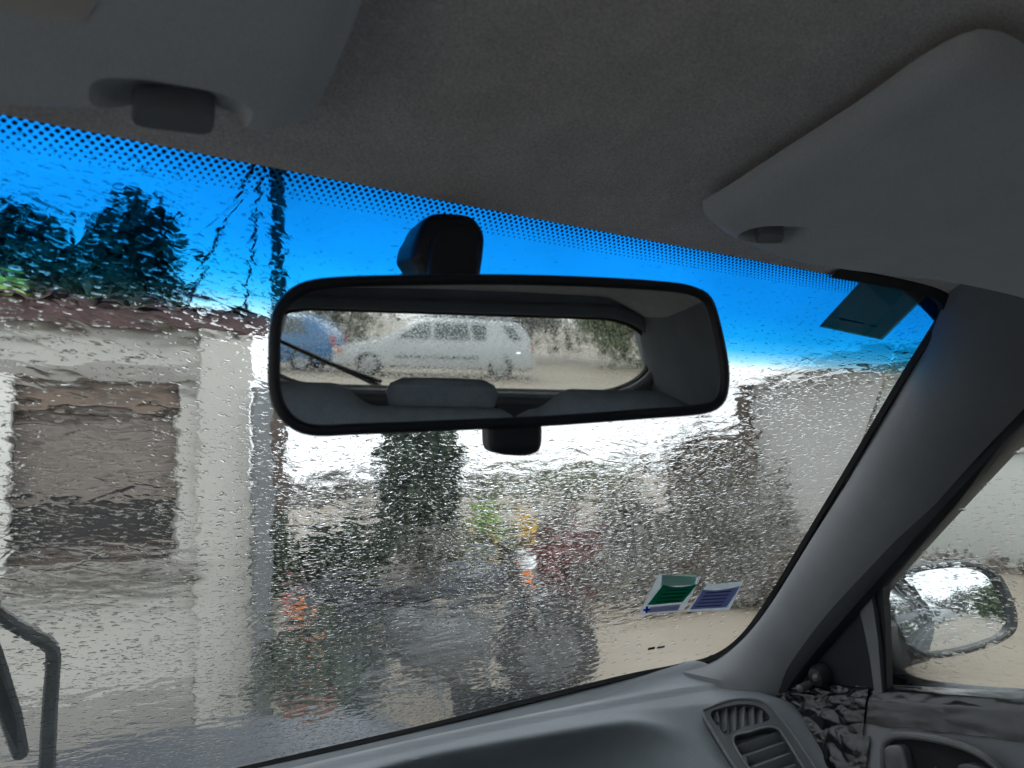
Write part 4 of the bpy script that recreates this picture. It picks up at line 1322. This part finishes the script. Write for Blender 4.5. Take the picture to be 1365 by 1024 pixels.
tube('bucket_handle', [V((0.06 * math.cos(a), 0.0, 0.185 + 0.06 * math.sin(a))) for a in [math.pi * k / 10 for k in range(11)]], 0.004, M['red_plastic'], bk, 5)

# --- pole with stays behind the building
pb = az(372, 9.5); ptop = at_depth(366, 40, 9.2)
pole = empty('utility_pole', pb); tag(pole, 'tall dark utility pole with stay wires rising behind the building', 'pole')
tube('pole_shaft', [V((0, 0, 0)), V((-0.02, 0, 4.0)), V((-0.05, 0, 7.6))], [0.10, 0.085, 0.07], M['brown_wood'], pole, 10)
for (qx, qy) in ((322, 430), (225, 430), (383, 420)):
    e_ = at_depth(qx, qy, 9.2) - pb; a_ = at_depth(356, 190, 8.9) - pb
    d_ = e_ - a_; tube('stay_wire', [a_, a_ + d_ * 0.5, a_ + d_ * 1.0 + V((0, 0, -0.4))], 0.022, M['cable'], pole, 6)
tree('broadleaf_tree', 'dark leafy tree rising behind the tiled roof', az(85, 10.5), 4.7, (1.35, 1.2, 0.95), M['leaf_dark'], 4200, 0.12, 40, 3)
tree('broadleaf_tree', 'bright green tree behind the tiled roof near the left picture edge', az(-50, 9.2), 3.2, (1.1, 1.0, 0.6), M['leaf_fresh'], 2400, 0.12, 30, 8)

# --- cypress
def cypress(base, h, r, seed):
    rng = random.Random(seed); b = empty('cypress', base); tag(b, 'narrow dark green cypress tree standing in the middle behind the mirror', 'tree')
    tube('trunk', [V((0, 0, 0)), V((0, 0, h * 0.5)), V((0, 0, h * 0.9))], [0.11, 0.07, 0.02], M['bark'], b, 8)
    pts = []
    for _ in range(7000):
        t = rng.random() ** 0.85; z = 0.25 + t * (h - 0.25)
        rr = r * min(1.0, (1.02 - t) * 2.6) * (0.82 + 0.3 * mnoise.noise(V((t * 14, seed, 0)))) * math.sqrt(rng.uniform(0.25, 1.0))
        a = rng.uniform(0, 6.283); rr *= 0.85 + 0.25 * mnoise.noise(V((math.cos(a) * 2, math.sin(a) * 2, z * 2.5)))
        pts.append(V((rr * math.cos(a), rr * math.sin(a), z)))
    vs, fs = leaves(rng, pts, 0.085, 2.0); obj('crown', vs, fs, M['leaf_dark'], b, False)


cypress(az(560, 11.0), 4.3, 0.84, 5)

# --- shrubs in front
SG = 'garden shrubs beyond the bonnet'
bush('shrub', 'dark blue green shrub left of the cypress, next to the grey post', 'shrub', az(405, 9.0), (0.8, 0.8, 0.34), M['leaf_dark'], 2600, 0.07, 26, SG, seed=11)
bush('shrub', 'dark leafed shrub just left of the cypress foot', 'shrub', az(470, 9.6), (0.7, 0.7, 0.34), M['leaf_dark'], 2400, 0.07, 26, SG, seed=12)
bush('flowering_shrub', 'shrub with yellow blossom and fresh green tips right of the cypress', 'shrub', az(645, 8.6), (0.42, 0.4, 0.36), M['leaf_olive'], 1500, 0.06, 18, SG,
     [(M['leaf_yellow'], 260, 0.075, ((0.02, 0.0, 0.42), 0.09, 0.12)), (M['leaf_fresh'], 160, 0.07, ((0.0, 0, 0.78), 0.09, 0.07)), (M['leaf_yellow'], 70, 0.07, ((0.40, -0.2, 0.66), 0.05, 0.06))], seed=13)
for i, (px, ds, rr, mt, lb) in enumerate([(700, 9.2, (0.9, 0.8, 0.34), 'leaf_grey', 'grey twiggy shrub right of the yellow blossom'), (800, 9.0, (1.0, 0.8, 0.41), 'leaf_grey', 'olive grey shrub in the middle of the hedge row'),
                                          (890, 8.6, (0.95, 0.8, 0.48), 'leaf_grey', 'pale grey green shrub above the two paper stickers'), (968, 8.4, (0.70, 0.8, 0.62), 'leaf_grey', 'brown grey shrub before the grey house corner'),
                                          (600, 9.6, (0.8, 0.6, 0.30), 'leaf_grey', 'low grey shrub at the right of the cypress foot')]):
    bush('shrub', lb, 'shrub', az(px, ds), rr, M[mt], 2600, 0.07, 28, SG, seed=20 + i)
bush('shrub', 'low red leafed shrub at the foot of the hedge row', 'shrub', az(755, 7.6), (0.62, 0.45, 0.30), M['leaf_red'], 1500, 0.06, 20, SG, seed=31)
for i, px in enumerate((830, 905, 985, 1050)):
    bush('ground_shrub', ['low grey brown ground shrub below the hedge, beside the red one', 'low grey brown ground shrub left of the stickers', 'low grey brown ground shrub behind the stickers', 'low grey brown ground shrub next to the pillar'][i], 'shrub', az(px, 7.5), (0.50, 0.4, 0.26), M['leaf_brown' if i % 2 else 'leaf_grey'], 1300, 0.055, 18, SG, seed=40 + i)
for i, (px, ds, h, cr, mt, lb) in enumerate([(430, 42, 1.5, (6.0, 2.5, 0.6), 'leaf_grey', 'far low tree in the gap left of the cypress'), (640, 46, 1.5, (6.0, 2.5, 0.6), 'leaf_grey', 'far low tree just right of the cypress'), (760, 44, 1.6, (6.0, 2.5, 0.6), 'leaf_olive', 'far low tree over the middle of the hedge row'), (950, 22, 2.3, (2.0, 2.0, 0.8), 'leaf_brown', 'far brownish tree before the grey house')]):
    tree('distant_tree', lb, az(px, ds), h, cr, M[mt], 3000, 0.16, 40, 50 + i, group=None)


def pot_plant(base, label, pot_mat, r, h, fol, blossom, seed, top=0.0):
    rng = random.Random(seed); b = empty('potted_plant', base); tag(b, label, 'plant', None)
    loft('pot', [[V((q * math.cos(a), q * math.sin(a), z)) for a in [2 * math.pi * k / 20 for k in range(20)]] for q, z in ((r * 0.7, 0.0), (r, h * 0.9), (r * 1.1, h * 0.9), (r * 1.1, h), (r * 0.95, h), (r * 0.9, h * 0.85))], pot_mat, b, True, True)
    pts = [V((rng.gauss(0, r * 0.8), rng.gauss(0, r * 0.8), h + abs(rng.gauss(0.06, 0.12)))) for _ in range(500)]
    vs, fs = leaves(rng, pts, 0.05); obj('foliage', vs, fs, fol, b, False)
    pts = [V((rng.gauss(0, r * 0.55), rng.gauss(0, r * 0.55), h + 0.12 + abs(rng.gauss(0.06, 0.10)))) for _ in range(28)]
    vs, fs = leaves(rng, pts, 0.05, 1.1); obj('blossom', vs, fs, blossom, b, False)


pot_plant(az(412, 3.75), 'terracotta pot with dark leaves and a few orange flowers right of the grey post', M['terracotta'], 0.13, 0.26, M['leaf_dark'], M['leaf_orange'], 61)



# --- right side: low white wall, grey house
wl = empty('garden_wall', (8.95, 0, 0)); tag(wl, 'long low white rendered garden wall beyond the passenger window', 'wall')
box('wall', V((0, -4.0, 0.62)), (0.22, 19.0, 1.27), M['render_white'], wl, None, 0.01); box('coping', V((0, -4.0, 1.285)), (0.30, 19.0, 0.05), M['render'], wl, None, 0.01)
gh = empty('grey_house', (10.6, 7.0, 0)); tag(gh, 'plain grey rendered house behind the low white wall', 'building')
hc_ = az(1008, 12.6)
gx, gy = hc_.x - 10.6, hc_.y - 7.0
box('wall', V((gx + 3.0, gy - 1.6, 1.24)), (6.0, 3.2, 2.5), M['grey_render'], gh); box('corner_post', V((gx - 0.06, gy - 3.15, 1.22)), (0.10, 0.16, 2.44), M['brown_wood'], gh)
box('corner_post', V((gx - 0.05, gy + 0.05, 1.22)), (0.30, 0.14, 2.44), M['brown_wood'], gh)
obj('roof', [V((gx - 0.2, gy - 3.5, 2.50)), V((gx + 6.2, gy - 3.5, 2.50)), V((gx + 6.2, gy + 0.2, 2.50)), V((gx - 0.2, gy + 0.2, 2.50)), V((gx + 0.8, gy - 1.6, 3.0)), V((gx + 5.2, gy - 1.6, 3.0))], [(0, 1, 5, 4), (1, 2, 5), (2, 3, 4, 5), (3, 0, 4), (3, 2, 1, 0)], M['grey_render'], gh, False)
for i, (yy, hh) in enumerate(((4.2, 1.15), (1.6, 1.2), (-1.2, 1.1), (-4.5, 1.2))):
    bush('tall_hedge_shrub', ['brown twiggy hedge shrub showing over the white wall beside the pillar', 'brown hedge shrub over the white wall, second behind the first', 'brown hedge shrub over the white wall, third along', 'brown hedge shrub over the white wall, farthest back'][i], 'shrub', V((10.4, yy, -0.01)), (1.2, 1.5, hh), M['leaf_brown'], 3000, 0.09, 36, 'hedge over the white wall', seed=70 + i)
for i, (px, py_) in enumerate(((1205, 757), (1345, 760))):
    bush('weed', ['tuft of dry weeds at the white wall foot near the pillar', 'tuft of dry weeds at the white wall foot right of the door mirror'][i], 'plant', V((8.6, az(px, 10).y * 0.92, -0.01)), (0.22, 0.6, 0.06), M['leaf_brown'], 350, 0.05, 14, stem=False, seed=80 + i)


# --- parked cars
def parked_car(name, label, loc, rz, paint, L, H, wagon, group, rails=False):
    c = empty(name, loc); c.rotation_euler = (0, 0, rz); tag(c, label, 'car', group)
    hw = 0.84; f0, r0 = L / 2, -L / 2
    belt, zb = H * 0.63, 0.22
    # stations: x, top z, roof share (0 = bonnet/boot level, 1 = cabin), half width factor
    if wagon: st = [(f0, 0.52, 0, .70), (f0 - .08, 0.66, 0, .86), (f0 - .5, 0.78, 0, .97), (f0 - 1.15, 0.90, 0, 1), (f0 - 1.35, 1.02, .25, 1), (f0 - 1.75, H - .10, .85, 1), (f0 - 2.1, H - .01, 1, 1), (0, H, 1, 1), (r0 + .9, H - .02, 1, 1), (r0 + .35, H - .07, 1, .98), (r0 + .12, 1.05, .35, .95), (r0 + .03, 0.86, 0, .90), (r0, 0.5, 0, .82)]
    else: st = [(f0, 0.50, 0, .70), (f0 - .08, 0.64, 0, .86), (f0 - .45, 0.76, 0, .97), (f0 - 1.0, 0.90, 0, 1), (f0 - 1.2, 1.02, .25, 1), (f0 - 1.6, H - .09, .85, 1), (f0 - 1.95, H - .01, 1, 1), (f0 - 2.5, H, 1, 1), (r0 + .75, H - .05, .95, .99), (r0 + .4, H - .22, .6, .97), (r0 + .15, 0.95, .1, .94), (r0 + .03, 0.8, 0, .90), (r0, 0.5, 0, .82)]
    def sec(x):
        for a, b in zip(st, st[1:]):
            if a[0] >= x >= b[0]:
                t = (a[0] - x) / (a[0] - b[0]); return [a[i] * (1 - t) + b[i] * t for i in range(4)]
        return list(st[-1] if x < r0 else st[0])
    rows = []
    for k in range(61):
        x = f0 - L * k / 60; _, zt, rs, wf = sec(x); w_ = hw * wf; wt = w_ * (1 - 0.22 * rs); bl = min(belt, zt - 0.04)
        half = [(w_ * 0.85, zb), (w_ * 0.97, zb + 0.06), (w_, zb + 0.2), (w_, bl - 0.15), (w_ * 0.97, bl), (wt + (w_ * 0.97 - wt) * 0.15 if rs > .05 else w_ * 0.93, zt - 0.05 if rs > .05 else bl + 0.02), (wt * 0.93, zt - 0.01), (wt * 0.5, zt + 0.015)]
        rows.append([V((x, -a, b)) for a, b in half] + [V((x, a, b)) for a, b in reversed(half)])
    loft('body', rows, paint, c, True, True, shade=40)
    def side(x, z, s):
        _, zt, rs, wf = sec(x); w_ = hw * wf; wt = w_ * (1 - 0.22 * rs); bl = min(belt, zt - 0.04)
        f = max(0, min(1, (z - bl) / max(0.05, zt - 0.05 - bl)))
        return V((x, s * (w_ * 0.97 + (wt + (w_ * 0.97 - wt) * 0.15 - w_ * 0.97) * f + 0.006), z))
    zt_ = H - 0.10; zbw = belt + 0.03
    if wagon: wins = [[(f0 - 1.45, zbw), (f0 - 1.98, zt_ - .02), (f0 - 2.25, zt_), (f0 - 2.25, zbw)], [(f0 - 2.33, zbw), (f0 - 2.33, zt_), (f0 - 3.10, zt_), (f0 - 3.18, zbw)], [(f0 - 3.26, zbw), (f0 - 3.18, zt_), (r0 + .55, zt_ - .03), (r0 + .30, zbw + .03)]]
    else: wins = [[(f0 - 1.32, zbw), (f0 - 1.82, zt_ - .02), (f0 - 2.1, zt_), (f0 - 2.15, zbw)], [(f0 - 2.22, zbw), (f0 - 2.18, zt_), (r0 + .85, zt_ - .02), (r0 + .65, zbw)]]
    for s in (1, -1):
        for wv in wins: obj('side_window', [side(x, z, s) for x, z in wv], [tuple(range(4))] if s > 0 else [(3, 2, 1, 0)], M['glass_dark'], c, False)
        for x in (f0 - 0.82, r0 + 0.80):
            w2 = wheel(c, V((x, s * (hw - 0.10), 0.30)), 0.30, 0.19); w2.rotation_euler = (0, 0, math.pi / 2)
        box('headlight', V((f0 - 0.06, s * 0.55, 0.60)), (0.10, 0.30, 0.13), M['lamp_white'], c, Matrix.Rotation(-s * 0.30, 3, 'Z'), 0.03)
        box('indicator', V((f0 - 0.14, s * 0.74, 0.60)), (0.12, 0.07, 0.12), M['lamp_orange'], c, None, 0.02)
        box('tail_light', V((r0 + 0.07, s * 0.68, 0.78)), (0.10, 0.16, 0.26), M['lamp_red'], c, None, 0.02)
        box('door_mirror', V((f0 - 1.50, s * 0.90, belt + 0.07)), (0.10, 0.16, 0.11), paint, c, None, 0.03)
        box('rubbing_strip', V((-0.05, s * (hw + 0.004), 0.50)), (L * 0.42, 0.016, 0.05), M['black_trim'], c)
        if rails: tube('roof_bar', [V((0.5, s * 0.55, H + 0.0)), V((0.42, s * 0.55, H + 0.045)), V((r0 + 0.75, s * 0.55, H + 0.03)), V((r0 + 0.65, s * 0.55, H - 0.02))], 0.014, M['black_trim'], c, 6)
    box('bumper', V((f0 - 0.10, 0, 0.38)), (0.28, 1.40, 0.22), paint, c, None, 0.06); box('bumper', V((r0 + 0.08, 0, 0.40)), (0.26, 1.45, 0.24), paint, c, None, 0.06)
    box('number_plate', V((f0 + 0.045, 0, 0.40)), (0.015, 0.50, 0.11), M['white_pot'], c)
    a, b = f0 - 1.28, f0 - 1.86
    obj('front_window', [V((a, -0.66, 0.99)), V((a, 0.66, 0.99)), V((b, 0.56, H - 0.06)), V((b, -0.56, H - 0.06))] if wagon else [V((f0 - 1.12, -0.66, 0.985)), V((f0 - 1.12, 0.66, 0.985)), V((f0 - 1.68, 0.56, H - 0.06)), V((f0 - 1.68, -0.56, H - 0.06))], [(0, 1, 2, 3)], M['glass_dark'], c, False)
    return c


CG = 'parked cars'
gz = lambda y: -0.02 * max(0, -y - 4) - 0.01
parked_car('parked_car', 'white estate car with roof bars parked side on behind, seen in both mirrors', V((-0.5, -18.4, gz(-18.4))), math.pi, M['car_white'], 4.7, 1.40, True, CG, True)
parked_car('parked_car', 'blue hatchback parked behind left, seen at the mirror left edge', V((-4.9, -19.6, gz(-19.6))), math.pi + 0.1, M['car_blue'], 4.0, 1.44, False, CG)
parked_car('parked_van', 'tall white van parked behind the estate car, its roof showing above in the mirror', V((-0.2, -30.0, gz(-30))), math.pi, M['car_white'], 5.2, 2.0, True, CG)
for i, (x, y, h, cr, mt) in enumerate([(-12, -30, 5.5, (3.5, 2.5, 2.4), 'leaf_mid'), (-5, -32, 6, (4, 2.5, 2.8), 'leaf_olive'), (3, -31, 5.4, (4, 2.5, 2.4), 'leaf_grey'), (10, -30, 6, (4, 2.5, 2.8), 'leaf_mid'), (17, -28, 5.6, (3.5, 2.5, 2.5), 'leaf_olive'), (6.5, -25, 3.4, (2.6, 1.6, 1.6), 'leaf_mid'), (-9, -26, 3.2, (2.6, 1.6, 1.5), 'leaf_grey')]):
    tree('roadside_tree', ['tree behind at far left of the mirror view', 'tree behind the blue car', 'grey tree straight behind the estate car', 'green tree behind right of the estate car', 'tree behind at far right of the mirror view', 'low bushy tree just right of the estate car', 'low grey tree behind left of the blue car'][i], V((x, y, gz(y) - 0.02)), h, cr, M[mt], 3500, 0.2, 40, 90 + i, group='trees behind the parked cars')


# --- motorcycle standing across, just beyond the bonnet
mb_c = az(580, 4.2)
moto = empty('motorcycle', mb_c); moto.scale = (0.88, 0.88, 0.88); _va = (mb_c - CAM); moto.rotation_euler = (0, 0, math.atan2(-_va.x, _va.y) + 0.12)
tag(moto, 'dark blue grey motorcycle parked side on just beyond the bonnet, front wheel to the right', 'motorcycle')
M['moto_dark'] = surf('motorcycle dark paint', (0.05, 0.058, 0.075), (0.04, 0.047, 0.06), 8, 0.3, coat=0.4)
M['moto_seat'] = surf('motorcycle seat', (0.02, 0.022, 0.03), None, 20, 0.6, 0.001, 200)
M['moto_metal'] = surf('engine metal', (0.16, 0.165, 0.175), (0.09, 0.095, 0.10), 12, 0.45, 0.002, 60, metal=0.5)
for xx in (-0.62, 0.66):
    w3 = wheel(moto, V((xx, 0, 0.31)), 0.31, 0.12, rim_mat='moto_metal'); w3.rotation_euler = (0, 0, math.pi / 2)
    rows = [[V((xx + r * math.cos(a), yy, 0.31 + r * math.sin(a))) for yy in (-0.07, -0.05, 0.05, 0.07)] for r, a in [(0.345, R(20 + 14 * k)) for k in range(11)]]
    for r_ in rows: r_[1] = r_[1] * 1.0 + V((0, 0, 0.018)); r_[2] = r_[2] + V((0, 0, 0.018))
    loft('mudguard', rows, M['moto_dark'], moto)
def blob(name, secs, mat):
    """lofted body part: (x, half width, z low, z high)"""
    rows = []
    for x, w_, z0, z1 in secs:
        zc, zh = (z0 + z1) / 2, (z1 - z0) / 2
        rows.append([V((x, w_ * math.copysign(abs(math.cos(a)) ** 0.7, math.cos(a)), zc + zh * math.copysign(abs(math.sin(a)) ** 0.7, math.sin(a)))) for a in [2 * math.pi * k / 16 for k in range(16)]])
    return loft(name, rows, mat, moto, True, True)
blob('fuel_tank', [(-0.02, 0.06, 0.66, 0.76), (0.06, 0.12, 0.62, 0.84), (0.22, 0.15, 0.60, 0.90), (0.36, 0.13, 0.62, 0.88), (0.44, 0.05, 0.68, 0.80)], M['moto_dark'])
blob('saddle', [(-0.78, 0.06, 0.74, 0.80), (-0.66, 0.11, 0.70, 0.82), (-0.40, 0.13, 0.66, 0.77), (-0.12, 0.11, 0.64, 0.74), (0.02, 0.07, 0.64, 0.74)], M['moto_seat'])
blob('engine', [(-0.22, 0.10, 0.24, 0.46), (-0.10, 0.16, 0.20, 0.56), (0.12, 0.17, 0.20, 0.60), (0.28, 0.11, 0.26, 0.56), (0.34, 0.06, 0.34, 0.5)], M['moto_metal'])
blob('side_panel', [(-0.34, 0.06, 0.42, 0.60), (-0.26, 0.125, 0.38, 0.64), (-0.10, 0.14, 0.40, 0.64), (-0.02, 0.10, 0.46, 0.62)], M['moto_metal'])
blob('tail_unit', [(-0.86, 0.04, 0.70, 0.76), (-0.74, 0.09, 0.62, 0.76), (-0.5, 0.11, 0.56, 0.72), (-0.3, 0.10, 0.52, 0.68)], M['moto_dark'])
for s in (1, -1):
    tube('fork', [V((0.66, s * 0.09, 0.31)), V((0.50, s * 0.09, 0.74)), V((0.44, s * 0.09, 0.92))], [0.024, 0.024, 0.02], M['moto_metal'], moto, 8)
    tube('handlebar', [V((0.43, 0, 0.93)), V((0.40, s * 0.16, 0.96)), V((0.34, s * 0.34, 0.98))], [0.014, 0.014, 0.018], M['moto_seat'], moto, 8)
    tube('swing_arm', [V((-0.62, s * 0.085, 0.31)), V((-0.18, s * 0.10, 0.36))], [0.022, 0.028], M['moto_dark'], moto, 8)
    box('indicator', V((0.50, s * 0.20, 0.76)), (0.07, 0.08, 0.06), M['lamp_orange'], moto, None, 0.02)
    box('indicator', V((-0.82, s * 0.16, 0.64)), (0.07, 0.08, 0.06), M['lamp_orange'], moto, None, 0.02)
tube('exhaust', [V((0.26, -0.14, 0.36)), V((0.24, -0.18, 0.18)), V((-0.2, -0.19, 0.20)), V((-0.35, -0.19, 0.26)), V((-0.85, -0.19, 0.34))], [0.022, 0.024, 0.03, 0.045, 0.045], M['moto_metal'], moto, 10)
tube('headlight', [V((0.46, 0, 0.80)), V((0.54, 0, 0.80)), V((0.585, 0, 0.80)), V((0.60, 0, 0.80))], [0.05, 0.085, 0.09, 0.07], M['alloy'], moto, 16)
box('tail_light', V((-0.87, 0, 0.70)), (0.04, 0.13, 0.06), M['lamp_red'], moto, None, 0.015)
tube('side_stand', [V((-0.05, -0.10, 0.26)), V((0.0, -0.26, 0.0))], 0.012, M['moto_metal'], moto, 6)
